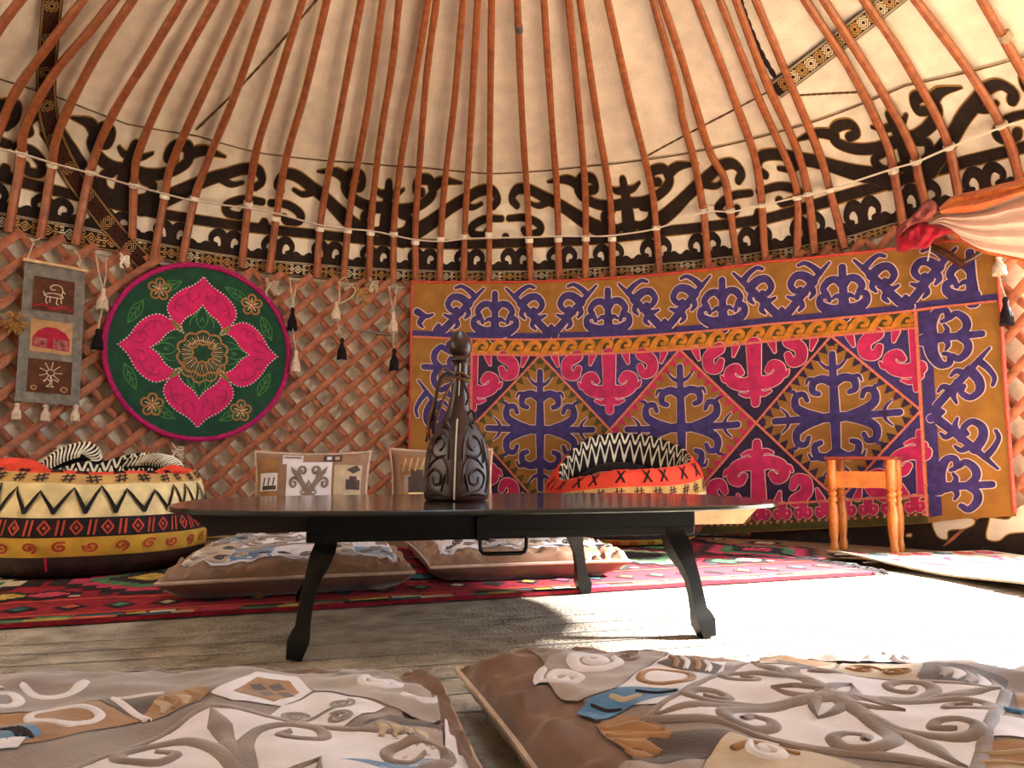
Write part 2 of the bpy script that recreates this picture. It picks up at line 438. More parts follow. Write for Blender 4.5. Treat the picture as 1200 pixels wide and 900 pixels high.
def frieze_fn(off):
    def fn(u, v, h):
        th = u/RF
        z = float(np.interp(v, VK, [c_rim(th), c_wov(th), c_str(th), c_seam(th)]))
        return roof_pt(th, z, off+h)
    return fn
U0, U1 = rad(-78)*RF, rad(72)*RF
def u_at(px, py=250): return theta(on_roof(px, py, 0))*RF
m = MB(); fn = frieze_fn(-.004)
m.slab(fn, lsp(U0, U1, 110), lsp(.066, .56, 56), 'cream_felt', .006)
cv = Canvas(m, fn)
for a, b in zip(lsp(U0, U1, 80), lsp(U0, U1, 80)[1:]):
    cv.rect(a, .190, b, .236, 'black_felt', .0045, .03); cv.rect(a, .066, b, .104, 'black_felt', .0045, .03)
cv.stroke([(u, .558) for u in lsp(U0, U1, 140)], .0028, 'seam', .003, raw=True)
for v in (.1875, .2385): cv.stroke([(u, v) for u in lsp(U0, U1, 140)], .003, 'gold_cord', .002, raw=True)
cent = [u_at(x, y) for x, y in ((-130, 140), (10, 180), (147, 205), (312, 240), (453, 250), (592, 255), (735, 245), (882, 215), (1055, 160), (1200, 110), (1330, 80))]
for i in range(len(cent)-1):                       # trees stand at the even places
    a, b = (cent[i], cent[i+1]) if i % 2 == 0 else (cent[i+1], cent[i])
    motif(cv.sub(xf(a, .233, b-a, .300)), ROOF_TREE if i % 2 == 0 else ROOF_TREE[1:], 'black_felt', .41, .0055, 'gold_cord', .0048, mx=(1,), n=9)
u = U0
while u < U1:                                       # the small running hooks below
    for sx in (1, -1):
        c = cv.sub(xf(u, .07, .145*sx, .1))
        c.stroke([(.02, .0), (.02, .55), (.16, .92), (.38, .98), (.56, .74), (.52, .46), (.36, .40)], (.031, .023, .0205, .0175, .0135, .010), 'black_felt', .0055)
        c.stroke([(.60, .1), (.72, .34), (.86, .30)], (.02, .016, .012), 'black_felt', .0055)
    u += .292
tag(m.build('felt_frieze'), 'broad cream felt frieze with black ram-horn scrolls, ringing the foot of the roof', 'felt frieze')
# narrow woven band at the foot of the roof
m = MB(); fn = frieze_fn(.004)
m.slab(fn, lsp(U0, U1, 110), [-.03, 0, .03, .069], 'woven_dark', .006); cv = Canvas(m, fn)
for v in (.066, .060): cv.stroke([(u, v) for u in lsp(U0, U1, 300)], .0012, 'woven_pale', .002, raw=True)
u = U0; k = 0
while u < U1-.1:
    for sx in (1, -1):
        c = cv.sub(xf(u+.05, .012, .05*sx, .044))
        for pts in ([(0, .1), (.5, .5), (0, .9)], [(.0, .35), (.2, .5), (0, .65)], [(.95, .05), (.6, .05), (.6, .3), (.85, .3)], [(.95, .95), (.6, .95), (.6, .7), (.85, .7)], [(.5, .5), (1, .5)]):
            c.stroke(pts, .0031, 'woven_tan' if k % 3 else 'woven_pale', .002, raw=True, caps=False)
    cv.stroke([(u, .004), (u+.1, .004)], .0022, 'woven_tan', .002, raw=True, caps=False)
    u += .1; k += 1
tag(m.build('woven_girth'), 'narrow dark band woven with tan lozenges, running round just above the lattice tops', 'woven band')

# the two long woven straps that cross the roof felt
def strap_thing(pts, hw, label, off, pale, nm='woven_strap'):
    C_ = cr(pts, 12); m = MB(); C_ = C_
    L = [0]
    for a, b in zip(C_, C_[1:]): L.append(L[-1]+np.hypot(*(b-a)))
    X = [c[0] for c in C_]; Y = [c[1] for c in C_]
    def fn(u, v, h):
        x, y = np.interp(u, L, X), np.interp(u, L, Y); e = 2.0
        dx = np.interp(min(u+e, L[-1]), L, X)-np.interp(max(u-e, 0), L, X); dy = np.interp(min(u+e, L[-1]), L, Y)-np.interp(max(u-e, 0), L, Y)
        q = math.hypot(dx, dy); w = np.interp(u, [0, L[-1]], hw)
        return on_roof(x-dy/q*v*w, y+dx/q*v*w, off+h)
    m.slab(fn, lsp(0, L[-1], len(C_)), lsp(-1, 1, 5), 'woven_dark', .005); cv = Canvas(m, fn)
    for v in (-.88, -.76, .76, .88): cv.stroke([(u, v) for u in lsp(0, L[-1], 40)], .03, pale, .0025, raw=True, caps=False)
    u = 3; s_ = 13.0; k = 0
    while u+s_ < L[-1]:
        c = cv.sub(xf(u+s_/2, 0, s_/2, .62))
        for a in (1, -1):
            for b in (1, -1):
                d = c.sub(lambda p, a=a, b=b: (p[0]*a, p[1]*b))
                for q in ([(0, 1), (1, 0)], [(0, .55), (.55, 0)], [(.5, 1), (1, .5)], [(.2, 1), (.2, .8)]):
                    P = [np.array(d.T(p)) for p in q]; t = P[1]-P[0]; t /= np.hypot(t[0], t[1]*10)
                    n_ = np.array([-t[1]*10, t[0]/10])*(.75 if pale == 'woven_pale' else .42)
                    V = [fn(z[0], z[1], .0025) for z in (P[0]-n_, P[0]+n_, P[1]+n_, P[1]-n_)]
                    m.add(V, [(0, 1, 2, 3)], ('woven_tan' if k % 2 else pale) if pale == 'woven_pale' else ('woven_red' if k % 3 else 'woven_tan'))
        u += s_; k += 1
    tag(m.build(nm), label, 'woven strap')
strap_thing([(150, -260), (112, -160), (82, -80), (64, -14), (58, 40), (54, 100), (60, 150), (82, 200), (112, 243), (146, 284), (186, 324)], (14, 11), 'dark patterned woven strap slanting down the felt at the upper left, behind the poles', .010, 'woven_tan')
strap_thing([(1200, -128), (1130, -70), (1072, -22), (1020, 20), (965, 63), (908, 107)], (13, 11), 'short dark strap with pale key pattern, slanting over the cream felt at the upper right', .004, 'woven_pale')

# ================================================================== ROOF POLES
POLES = [
 [(27, -4), (0, 32), (-30, 85), (-60, 150), (-75, 230)], [(100, -4), (63, 45), (20, 105), (0, 150), (-22, 210), (-35, 268)],
 [(137, -4), (100, 42), (63, 87), (30, 147), (24, 190), (10, 272)], [(158, -4), (110, 70), (70, 150), (60, 200), (47, 280)],
 [(216, -4), (174, 66), (133, 133), (108, 193), (88, 287)], [(254, -4), (197, 100), (163, 177), (157, 217), (155, 279)],
 [(290, -4), (247, 90), (203, 187), (193, 230), (180, 305)], [(315, -4), (277, 107), (247, 180), (228, 233), (213, 308)],
 [(356, -4), (320, 113), (297, 193), (283, 314)], [(384, -4), (357, 110), (333, 197), (315, 320)],
 [(424, -4), (400, 125), (377, 250), (371, 326)], [(449, -4), (433, 113), (420, 187), (410, 247), (402, 330)],
 [(468, -4), (460, 73), (448, 147), (440, 207), (435, 260), (432, 330)], [(502, -4), (488, 83), (470, 187), (462, 260), (461, 331)],
 [(512, -4), (500, 87), (492, 187), (487, 263), (487, 331)], [(543, -4), (533, 113), (523, 197), (517, 267), (515, 331)],
 [(560, -4), (552, 143), (545, 260), (543, 331)], [(576, -4), (574, 187), (573, 300), (572, 331)],
 [(606, -4), (612, 140), (618, 233), (622, 331)], [(637, -4), (647, 147), (653, 233), (655, 330)],
 [(666, -4), (680, 147), (686, 233), (686, 328)], [(679, -4), (700, 140), (715, 233), (718, 327)],
 [(711, -4), (737, 113), (762, 213), (769, 267), (773, 322)], [(764, -4), (793, 100), (800, 140), (813, 187), (825, 253), (830, 316)],
 [(774, -4), (800, 73), (830, 173), (850, 213), (860, 280), (865, 312)], [(814, -4), (863, 123), (888, 200), (897, 306)],
 [(842, -4), (887, 110), (927, 200), (935, 240), (934, 301)], [(861, -4), (897, 93), (933, 173), (948, 233), (955, 298)],
 [(884, -4), (927, 100), (960, 180), (977, 240), (990, 292)], [(941, -4), (997, 83), (1037, 163), (1047, 200), (1059, 268)],
 [(963, -4), (1027, 97), (1067, 170), (1078, 213), (1090, 262)], [(1010, -4), (1060, 70), (1107, 157), (1122, 223), (1130, 258)],
 [(1070, -4), (1133, 80), (1177, 153), (1193, 203), (1203, 245)], [(1148, -4), (1200, 87), (1245, 165), (1258, 230)]]
NTH = ['first', 'second', 'third', 'fourth', 'fifth', 'sixth', 'seventh', 'eighth', 'ninth', 'tenth', 'eleventh', 'twelfth', 'thirteenth', 'fourteenth', 'fifteenth', 'sixteenth', 'seventeenth']
for i, pts in enumerate(POLES):
    px = cr(pts, 6); P = [on_roof(x, y, .042) for x, y in px]
    t = theta(P[0]); top = roof_pt(t, 2.93, .03)
    up = [top+(P[0]-top)*k for k in (0, .25, .5, .75)]
    P = up+P; n = len(P)
    jit = [fbm(i*3.1, k*.35)*.0022 for k in range(n)]
    m = MB(); m.tube(P, [(.0165+.0065*k/n+jit[k]) for k in range(n)], 'pole_wood', 8, flat=.92)
    if i == 18: lab = 'roof pole with a shiny metal clamp high up, just right of the middle'
    elif i == 17: lab = 'roof pole that runs nearly straight down, next left of the metal-clamped pole'
    elif i == 0: lab = 'roof pole cut off by the upper left corner of the picture, the leftmost'
    elif i == 33: lab = 'roof pole with a knotted cord, the rightmost, in the upper right corner'
    elif i < 17: lab = 'orange-brown bent roof pole, the %s counted from the left' % NTH[i]
    else: lab = 'orange-brown bent roof pole, the %s counted from the right' % NTH[33-i]
    o = tag(m.build('roof_pole'), lab, 'roof pole', 'bent roof poles fanning up from the lattice')
    if i == 18:
        c = on_roof(607.8, 33, .042); m = MB(); d = (P[5]-P[0]).normalized()
        m.tube([c-d*.02, c-d*.004, c+d*.004, c+d*.02], [.021, .0205, .0205, .021], 'steel', 12); tag(m.build('metal_clamp', o), 'shiny metal clamp')
    if i == 33:
        c = on_roof(1178, 42, .042); d = (P[6]-P[5]).normalized(); m = MB(); w = d.cross(Vector((0, 0, 1))).normalized(); w2 = d.cross(w)
        m.tube([c+d*(k*.0016-.02)+w*cos(k*.9)*.024+w2*sin(k*.9)*.024 for k in range(26)], .004, 'cord_pale', 5); m.build('cord_wrap', o)

# the white tape lashed from pole to pole
TAPE = [(-30, 168), (0, 175), (25, 180), (60, 191), (105, 203), (157, 218), (192, 227), (230, 236), (290, 244), (327, 251), (375, 264), (407, 268), (437, 271), (462, 276), (487, 281), (517, 283), (545, 280), (573, 279), (619, 278), (653, 277), (686, 277), (717, 276), (769, 268), (825, 249), (858, 248), (893, 241), (935, 231), (948, 228), (973, 222), (1046, 198), (1074, 190), (1111, 174), (1180, 147), (1215, 139)]
m = MB(); tp = cr(TAPE, 4)
m.tube([on_roof(x, y, .074) for x, y in tp], .0125, 'white_tape', 6, flat=.28, up=(0, 0, 1))
for pts in POLES[1:33]:
    C_ = cr(pts, 10); bd = min((abs(np.interp(c[0], [q[0] for q in tp], [q[1] for q in tp])-c[1]), j) for j, c in enumerate(C_))[1]
    c = C_[bd]; dd = C_[min(bd+1, len(C_)-1)]-C_[max(bd-1, 0)]; dd = dd/np.hypot(*dd)*2.6
    m.tube([on_roof(c[0]-dd[0], c[1]-dd[1], .042), on_roof(c[0]+dd[0], c[1]+dd[1], .042)], .0262, 'white_tape', 12)
tag(m.build('lashing_tape'), 'thin white tape lashed from pole to pole right round the roof', 'tape')

# ================================================================== LATTICE
RL = 2.945
def lattice(a0, a1, label):
    t = thing('lattice_wall', label, 'lattice', pol((a0+a1)/2, RL, 0), 'trellis sections of the wall')
    for nm, r, sl, dz, sp in (('front_slats', 2.945, .93, .03, .168), ('rear_slats', 2.972, -1.15, .0, .150)):
        m = MB(); s0, s1 = a0*RL, a1*RL; u = s0-2.0 if sl > 0 else s0
        while u < s1+(0 if sl > 0 else 2.0):
            pts = []; j = fbm(u*7.3, r*10)*.02
            top = 1.60+fbm(u*3, 4)*.03
            for k in range(25):
                z = .02+(top-.02)*k/24; uu = u+(z/sl)+j*sin(z*3+u)
                if s0 <= uu <= s1: 
                    th = uu/RL
                    z2 = z*(c_rim(th)+.025)/1.62 if z > 1.0 else z*(1+((c_rim(th)+.025)/1.62-1)*max(0, z-.3)/.7)
                    pts.append(pol(th, r+.004*sin(z*5+u*9), max(.02, z2)))
            if len(pts) > 2:
                m.tube(pts, [(.0225 if sl > 0 else .0195)*(1+fbm(u*5, i*.4)*.12) for i in range(len(pts))], 'lattice_wood', 8, flat=.52, up=pol((s0+s1)/2/RL, 1, 0)-Vector((CX, CY, 0)))
            u += sp
        m.build(nm, t)
    return t
lattice(rad(-92), rad(2), 'brown wooden trellis wall section on the left, behind the round hanging')
lattice(rad(3), rad(62), 'brown wooden trellis wall section showing at the right edge, beyond the patterned tapestry')

# ================================================================== LARGE TAPESTRY
RT = 2.905
UPX = [479, 552, 715, 887, 1082, 1184]
UK = [0.0]
for a, b in zip(UPX, UPX[1:]): UK.append(UK[-1]+(theta(on_cyl(b, 500, RT))-theta(on_cyl(a, 500, RT)))*RT)
TW = UK[-1]; TH0 = theta(on_cyl(UPX[0], 500, RT))
c_top = curve([(470, 329), (560, 330), (640, 329), (760, 322), (900, 306), (1000, 296), (1090, 285), (1165, 276), (1200, 270)], lambda x, y: on_cyl(x, y, RT))
c_bot = curve([(470, 606), (560, 618), (640, 623), (760, 626), (860, 625), (1000, 618), (1090, 613), (1120, 608), (1190, 605)], lambda x, y: on_cyl(x, y, RT))
THT = 1.5
def tap_fn(u, v, h):
    th = TH0+u/RT; s = v/THT
    z = c_bot(th)*(1-s)+c_top(th)*s
    rip = .009*fbm(u*4.5, v*.7, 3)+.003*fbm(u*11, v*1.5, 8)*(1-s*.5)
    return pol(th, RT-.006-rip-h, z)
m = MB(); m.slab(tap_fn, lsp(0, TW, 220), lsp(0, THT, 50), 'tap_tan', .006)
tap = thing('tapestry', 'large embroidered tapestry of tan diamonds, purple scrolls and pink panels covering the back wall', 'tapestry', pol(TH0+TW/2/RT, RT, .07))
cv = Canvas(m, tap_fn)
V1, V2, V3, V4 = .758*THT, .695*THT, .098*THT, .028*THT
uL, uR = UK[1], UK[4]
def tline(a, b, w=.0055, k='tap_line', h=.0092, n=70): cv.stroke([a, b], w, k, h, n=n)
OLW = .0052
# frieze along the top: purple trees and diagonals
tp_ = [UK[1]+(UK[2]-UK[1])*x for x in (.20,)]
def ucol(px): return (theta(on_cyl(px, 380, RT))-TH0)*RT
trees = [ucol(x) for x in (447, 580, 713, 848, 991, 1143)]
for a, b in zip(lsp(0, TW, 40), lsp(0, TW, 40)[1:]): cv.rect(a, V1, b, V1+.042, 'tap_purple', .0034, .06)
fs = cv.sub(lambda p: p)
for i, t in enumerate(trees):
    for sgn in (1, -1):
        j = i+sgn
        if not (0 <= j < len(trees)): continue
        hw = abs(trees[j]-t)/2; c = cv.sub(xf(t, V1+.012, hw*sgn, .325))
        for pts, w in FRIEZE:
            if sgn < 0 and j >= 0 and i < len(trees)-1 and all(p[0] == 0 for p in pts): continue
            if min(c.T(p)[0] for p in pts) < .02 or max(c.T(p)[0] for p in pts) > TW-.015: continue
            c.stroke(pts, [x*.40 for x in w], 'tap_purple', .0044, 6, 'tap_white', OLW)
# hook row under the frieze
for a, b in zip(lsp(uL, uR, 30), lsp(uL, uR, 30)[1:]):
    cv.rect(a, V2, b, V1, 'tap_green', .0024, .05); cv.rect(a, V2, b, V2+.026, 'tap_orange', .0042, .05)
    cv.rect(a, .004, b, V3, 'tap_green', .0024, .05)
HOOK = [(-.1, .1), (.12, .62), (.40, .86), (.68, .70), (.66, .44), (.46, .42)]
n = 23; s_ = (uR-uL)/n
for i in range(n):
    cv.sub(xf(uL+(i+.15)*s_, V2+.004, s_, .088)).stroke(HOOK, (.02, .013, .011, .009), 'tap_orange', .0064, 6, 'tap_tan', .003)
    kk = 'tap_pink' if i > n*.62 else 'tap_orange'
    cv.sub(xf(uL+(i+.5)*s_, V3-.004, s_*.5, -.085)).stroke(HOOK, (.020, .013, .011, .009), kk, .0058, 6, 'tap_white', .003)
    cv.sub(xf(uL+(i+.5)*s_, V3-.004, -s_*.5, -.085)).stroke(HOOK, (.020, .013, .011, .009), kk, .0058, 6, 'tap_white', .003)
for i in range(70): cv.poly(circ(uL+(uR-uL)*(i+.5)/70, V4+.006, .009, 6), 'tap_line', .003)
# main field
vm = (V2+V3)/2; hv = (V2-V3)/2
cs = [(UK[1]+UK[2])/2, (UK[2]+UK[3])/2, (UK[3]+UK[4])/2]; hs = [(UK[2]-UK[1])/2, (UK[3]-UK[2])/2, (UK[4]-UK[3])/2]
for i in range(3):
    for top in (1, -1):
        for sd in (1, -1):        # the corner triangles, purple
            cv.poly([(cs[i], vm+top*hv), (cs[i]+sd*hs[i], vm+top*hv), (cs[i]+sd*hs[i], vm)], 'tap_plum' if (i+(sd+1)//2) % 2 == 0 else 'tap_purple', .0022, .045)
bud = [(UK[1], None, hs[0]), (UK[2], hs[0], hs[1]), (UK[3], hs[1], hs[2]), (UK[4], hs[2], None)]
for (u, l, r) in bud:
    for top in (1, -1):
        for sd, hw in ((-1, l), (1, r)):
            if hw is None: continue
            dbl = l is not None and r is not None and sd < 0
            c = cv.sub(xf(u, vm+top*.02, sd*hw, top*(hv-.03)))
            for pts, w in BUD:
                if dbl and all(p[0] == 0 for p in pts): continue
                if pts[0][0] == 0 and pts[-1][0] == 0 and (l is None or r is None): 
                    pts = [(p[0]+.045, p[1]) for p in pts]; w = [x*.5 for x in w]
                c.stroke(pts, [x*.43 for x in w], 'tap_pink', .0062, 6, 'tap_white', .0040)
for i in range(3):
    edge = 'tap_pink' if i == 1 else ('tap_green' if i == 0 else 'tap_plum')
    cv.poly([(cs[i], vm+hv), (cs[i]+hs[i], vm), (cs[i], vm-hv), (cs[i]-hs[i], vm)], 'tap_tan', .0040, .03)
    for a in (1, -1):
        for b in (1, -1):
            N_ = 11
            for k in range(N_):                         # saw teeth along the four sides
                p, q = (k+.02)/N_, (k+.98)/N_
                A = (cs[i]+a*hs[i]*(1-p), vm+b*hv*p); B = (cs[i]+a*hs[i]*(1-q), vm+b*hv*q)
                # tooth with one upright and one level side
                Cc = (B[0], A[1]) 
                mx_, my_ = (A[0]+B[0])/2, (A[1]+B[1])/2
                cv.poly([A, B, (mx_+(B[0]-mx_)*2.0, my_+(A[1]-my_)*2.0)], edge, .0074, .045)
    motif(cv.sub(xf(cs[i], vm, hs[i]*.90, hv*.90)), DIAMOND, 'tap_purple', .42, .0085, 'tap_white', .0042, my=(1, -1))
    for a in (1, -1):
        for b in (1, -1): tline((cs[i], vm+b*hv), (cs[i]+a*hs[i], vm), .0065)
# framing lines and the side borders
for a in (uL, uR): tline((a, V4), (a, V1), .008)
for v in (V1, V2, V3): tline((uL if v != V1 else 0.02, v), (uR if v != V1 else TW-.02, v), .0065, n=90)
def border(u0, sgn, w, prs):
    cv.rect(u0, .03, u0+sgn*w*.16, V1-.012, 'tap_purple', .0034, .05)
    for i, t in enumerate(prs):
        for s2 in (1, -1):
            j = i+s2
            if not 0 <= j < len(prs): continue
            hw = abs(prs[j]-t)/2; c = cv.sub(lambda p, t=t, hw=hw, s2=s2: (u0+sgn*w*(.06+.88*p[1]), t+s2*hw*p[0]))
            for pts, ww in FRIEZE:
                q = [c.T(p)[1] for p in pts]
                if min(q) < .03 or max(q) > V1-.02: continue
                c.stroke(pts, [x*.37 for x in ww], 'tap_purple', .0048, 6, 'tap_white', OLW*.9)
border(uR+.01, 1, TW-uR-.03, [-.63, .17, .97, 1.77])
border(uL-.01, -1, uL-.025, [-.8, .05, .95, 1.8])
m.build('cloth', tap)
m = MB()
loop = [(u, THT-.006) for u in lsp(0, TW, 90)]+[(TW-.004, v) for v in lsp(THT-.03, .02, 40)]
m.tube([tap_fn(u, v, .002) for u, v in loop], .0135, 'tap_edge', 8, flat=.6)
m.tube([tap_fn(.006, v, .002) for v in lsp(THT-.01, 0, 40)], .0135, 'tap_edge', 8, flat=.6)
o = m.build('border_braid', tap); o['label'] = 'red and orange braided border'

# ================================================================== GREY FELT SCROLL
RS = 2.895
def quad_fn(c4, r):
    P = [np.array(p, float) for p in c4]                 # bl, br, tr, tl
    def fn(u, v, h):
        q = (P[0]*(1-u)+P[1]*u)*(1-v)+(P[3]*(1-u)+P[2]*u)*v
        return on_cyl(q[0], q[1], r-h)
    return fn
sfn = quad_fn([(17, 470), (93, 476), (100, 317), (29, 304)], RS)
sc_t = thing('wall_scroll', 'long grey felt wall scroll with three picture patches, hanging at the far left', 'wall scroll', sfn(.5, 0, 0))
m = MB(); m.slab(sfn, lsp(0, 1, 9), lsp(0, 1, 17), 'grey_felt', .008); m.build('felt_panel', sc_t)
m = MB(); m.tube([sfn(u, 1.0, .012) for u in lsp(-.03, 1.03, 7)], .0085, 'pale_or_lit_wood', 8); tag(m.build('dowel', sc_t), 'pale wooden dowel')
m = MB(); m.tube([sfn(.04, 1, .012), on_cyl(40, 283, RS-.01), on_cyl(47, 279, RS-.01)], .004, 'cord_pale', 5); m.build('hanging_cord', sc_t); m = MB()
m.tube([sfn(.93, 1, .012), on_cyl(93, 300, RS-.01), on_cyl(85, 291, RS-.01)], .004, 'cord_pale', 5); m.build('hanging_cord', sc_t)
def patch(u0, v0, u1, v1, k, draw, lab):
    m = MB(); f2 = lambda u, v, h: sfn(u0+(u1-u0)*u, v0+(v1-v0)*v, h+.004)
    m.slab(f2, lsp(0, 1, 5), lsp(0, 1, 5), k, .004); draw(Canvas(m, f2)); o = m.build('picture_patch', sc_t); o['label'] = lab
def d_goat(c):
    for p in ([(.28, .5), (.45, .56), (.68, .54), (.72, .46), (.5, .44), (.3, .46), (.28, .5)], [(.68, .5), (.72, .68), (.66, .8), (.52, .82), (.42, .74), (.46, .66), (.54, .68)], [(.72, .66), (.78, .6)],
              [(.34, .45), (.32, .3), (.36, .24)], [(.42, .45), (.42, .28)], [(.6, .45), (.58, .28), (.62, .24)], [(.68, .46), (.7, .3)], [(.28, .5), (.25, .58)]): c.stroke(p, .012, 'stitch_pale', .002)
    c.stroke([(.06, .12), (.3, .2), (.5, .1), (.75, .2), (.94, .12)], .03, 'crimson', .001)
def d_yurt(c):
    c.poly([(.06, .16), (.94, .10), (.94, .48), (.84, .66), (.62, .80), (.38, .80), (.18, .66), (.06, .44)], 'crimson', .001)
    c.poly([(.08, .18), (.40, .16), (.40, .44), (.08, .46)], 'drape_maroon', .0016); c.poly([(.56, .14), (.92, .13), (.92, .44), (.56, .46)], 'drape_maroon', .0016)
    for p in ([(.06, .46), (.5, .44), (.94, .48)], [(.42, .16), (.42, .45)], [(.55, .15), (.55, .45)], [(.25, .7), (.5, .64), (.75, .7)], [(.3, .6), (.7, .62)]): c.stroke(p, .007, 'tap_pink', .002)
def d_sun(c):
    for k in range(9):
        a = k*2*pi/9; c.stroke([(.52+.08*cos(a), .62+.1*sin(a)), (.52+.24*cos(a), .62+.3*sin(a))], .009, 'stitch_pale', .002)
        c.poly(circ(.52+.25*cos(a), .62+.31*sin(a), .018, 6), 'stitch_pale', .002)
    c.stroke(circ(.52, .62, .09, 14)+[(.61, .62)], .009, 'stitch_pale', .002, raw=True)
    for p in ([(.52, .5), (.52, .3), (.44, .2)], [(.52, .3), (.6, .2)], [(.36, .36), (.46, .42), (.52, .36), (.6, .42), (.7, .36)], [(.44, .2), (.6, .2)]): c.stroke(p, .010, 'stitch_pale', .002)
    c.stroke(circ(.84, .14, .07, 10), .015, 'tan_patch', .001); c.stroke(circ(.16, .14, .06, 10), .015, 'tan_patch', .001)
patch(.17, .66, .84, .90, 'brown_patch', d_goat, 'brown patch with a stitched horned goat')
patch(.17, .365, .84, .595, 'tan_patch', d_yurt, 'tan patch with a crimson tent')
patch(.17, .075, .86, .315, 'brown_patch', d_sun, 'brown patch with a stitched rayed figure')

# ------------------------------------------------------------------ tassels
def tassel(mb, px, py0, py1, k, r, fl=1.0):
    a = on_cyl(px, py0, r); b = on_cyl(px, py1, r); L = (a-b).length
    mb.lathe([(.004, L), (.011, L*.96), (.014, L*.85), (.010, L*.74), (.018*fl, L*.55), (.028*fl, L*.18), (.030*fl, .0), (.012, .008)], k, (a.x, a.y, b.z), 14)
    for j in range(16):
        c = 2*pi*j/16+py0; q = .9+.25*fbm(j, px)
        mb.tube([Vector((a.x, a.y, b.z+L*.74)), Vector((a.x+cos(c)*.022*fl, a.y+sin(c)*.022*fl, b.z+L*.4)), Vector((a.x+cos(c)*.031*fl*q, a.y+sin(c)*.031*fl*q, b.z-.008*q))], [.004, .005, .0035], k, 4)
for i, (x, y) in enumerate(((20, 481), (54, 483), (89, 483))):
    m = MB(); tassel(m, x, y-9, y+9, 'wool_white', RS-.02, .7); m.build('tassel', sc_t)
def pendant(nm_loops, t1, t2, label):
    """cord loops over the lattice, two tassels one under the other"""
    (x1, a1, b1, k1), (x2, a2, b2, k2) = t1, t2; r = 2.855
    t = thing('tassel_pendant', label, 'tassel', on_cyl(x2, b2, r), 'tassel pendants hung from the lattice')
    for lp in nm_loops:
        m = MB(); m.tube([on_cyl(x, y, r-.004) for x, y in cr(lp, 6)], .0042, 'cord_pale', 5); m.build('cord', t)
    m = MB()
    m.tube([on_cyl(x1, b1-4, r), on_cyl((x1+x2)/2-.6, (b1+a2)/2, r), on_cyl(x2, a2, r)], .0038, 'cord_pale', 5); m.build('cord', t)
    for x, a, b, k in (t1, t2):
        m = MB(); tassel(m, x, a, b, k, r); o = m.build('tassel', t); o['label'] = ('black' if 'black' in k else 'off-white')+' wool tassel'
pendant([[(112, 296), (116, 320), (121, 340)], [(124, 302), (124, 322), (121, 340)]], (121, 338, 362, 'wool_white'), (115, 385, 408, 'wool_black'), 'tassel pendant between the grey scroll and the round hanging')
pendant([[(340, 327), (342, 348), (344, 362)], [(347, 334), (345, 348), (344, 362)]], (343, 360, 386, 'wool_black'), (347, 410, 435, 'wool_white'), 'tassel pendant at the right rim of the round hanging, black tassel above white')
pendant([[(398, 329), (398, 342), (397, 355)], [(402, 330), (416, 338), (412, 348), (398, 356)], [(398, 329), (404, 325), (408, 330)]], (394, 353, 374, 'wool_white'), (401, 396, 420, 'wool_black'), 'tassel pendant in the middle of the bare trellis, with a wide cord loop')
pendant([[(455, 335), (458, 350), (461, 367)], [(465, 334), (463, 352), (461, 367)]], (461, 365, 388, 'wool_white'), (462, 408, 433, 'wool_black'), 'tassel pendant just left of the tapestry, over the bare trellis')
pendant([[(1166, 285), (1168, 293), (1170, 302)], [(1176, 284), (1173, 293), (1170, 302)]], (1170, 299, 321, 'wool_white'), (1178, 348, 380, 'wool_black'), 'tassel pendant at the far right, beyond the edge of the tapestry')
# ties round the lattice tips
for i, (x, y, lab) in enumerate(((438, 331, 'pale cord tie round a trellis tip, third left of the tapestry corner'), (424, 340, 'frayed straw-coloured tie hanging at the trellis top'), (318, 332, 'pale cord tie hanging above the right rim of the round hanging'), (146, 302, 'white knotted rag tied to the trellis just above the round hanging'), (208, 526, 'striped cloth tie knotted to the trellis right below the round hanging'))):
    m = MB(); r = 2.90
    k = ('cord_pale', 'straw', 'cord_pale', 'white_tape', 'wool_white')[i]; sgm = (1, 1.5, 1.3, 1, 1.4)[i]
    for j in range(5):
        P = [on_cyl(x+sgm*(5*cos(j*1.3+q*1.1)), y+sgm*(4*sin(j*2+q*1.4)+(q-1)*2.2), r-.006*j) for q in range(6)]
        m.tube(cr(P, 4), .0045 if i != 3 else .006, k, 5)
    tag(m.build('cord_tie'), lab, 'tie')
m = MB()
for j in range(70):                                     # straw pompom by the scroll
    c = on_cyl(17, 379, 2.885); a, b = random.uniform(0, 2*pi), random.uniform(-1.2, 1.2); d = Vector((cos(a)*cos(b), sin(a)*cos(b), sin(b)))
    m.tube([c, c+d*.03+Vector((0, 0, .008)), c+d*(.052+.012*random.random())], [.006, .006, .004], 'straw', 4)
tag(m.build('straw_pompom'), 'small straw-coloured pompom at the left edge of the grey scroll', 'pompom')
m = MB(); m.tube([on_cyl(418, 387, 2.92), on_cyl(440, 390, 2.92), on_cyl(459, 393, 2.915)], .012, 'steel', 8, flat=.5)
tag(m.build('metal_strip'), 'grey metal strip stuck through the trellis left of the tapestry', 'metal strip')

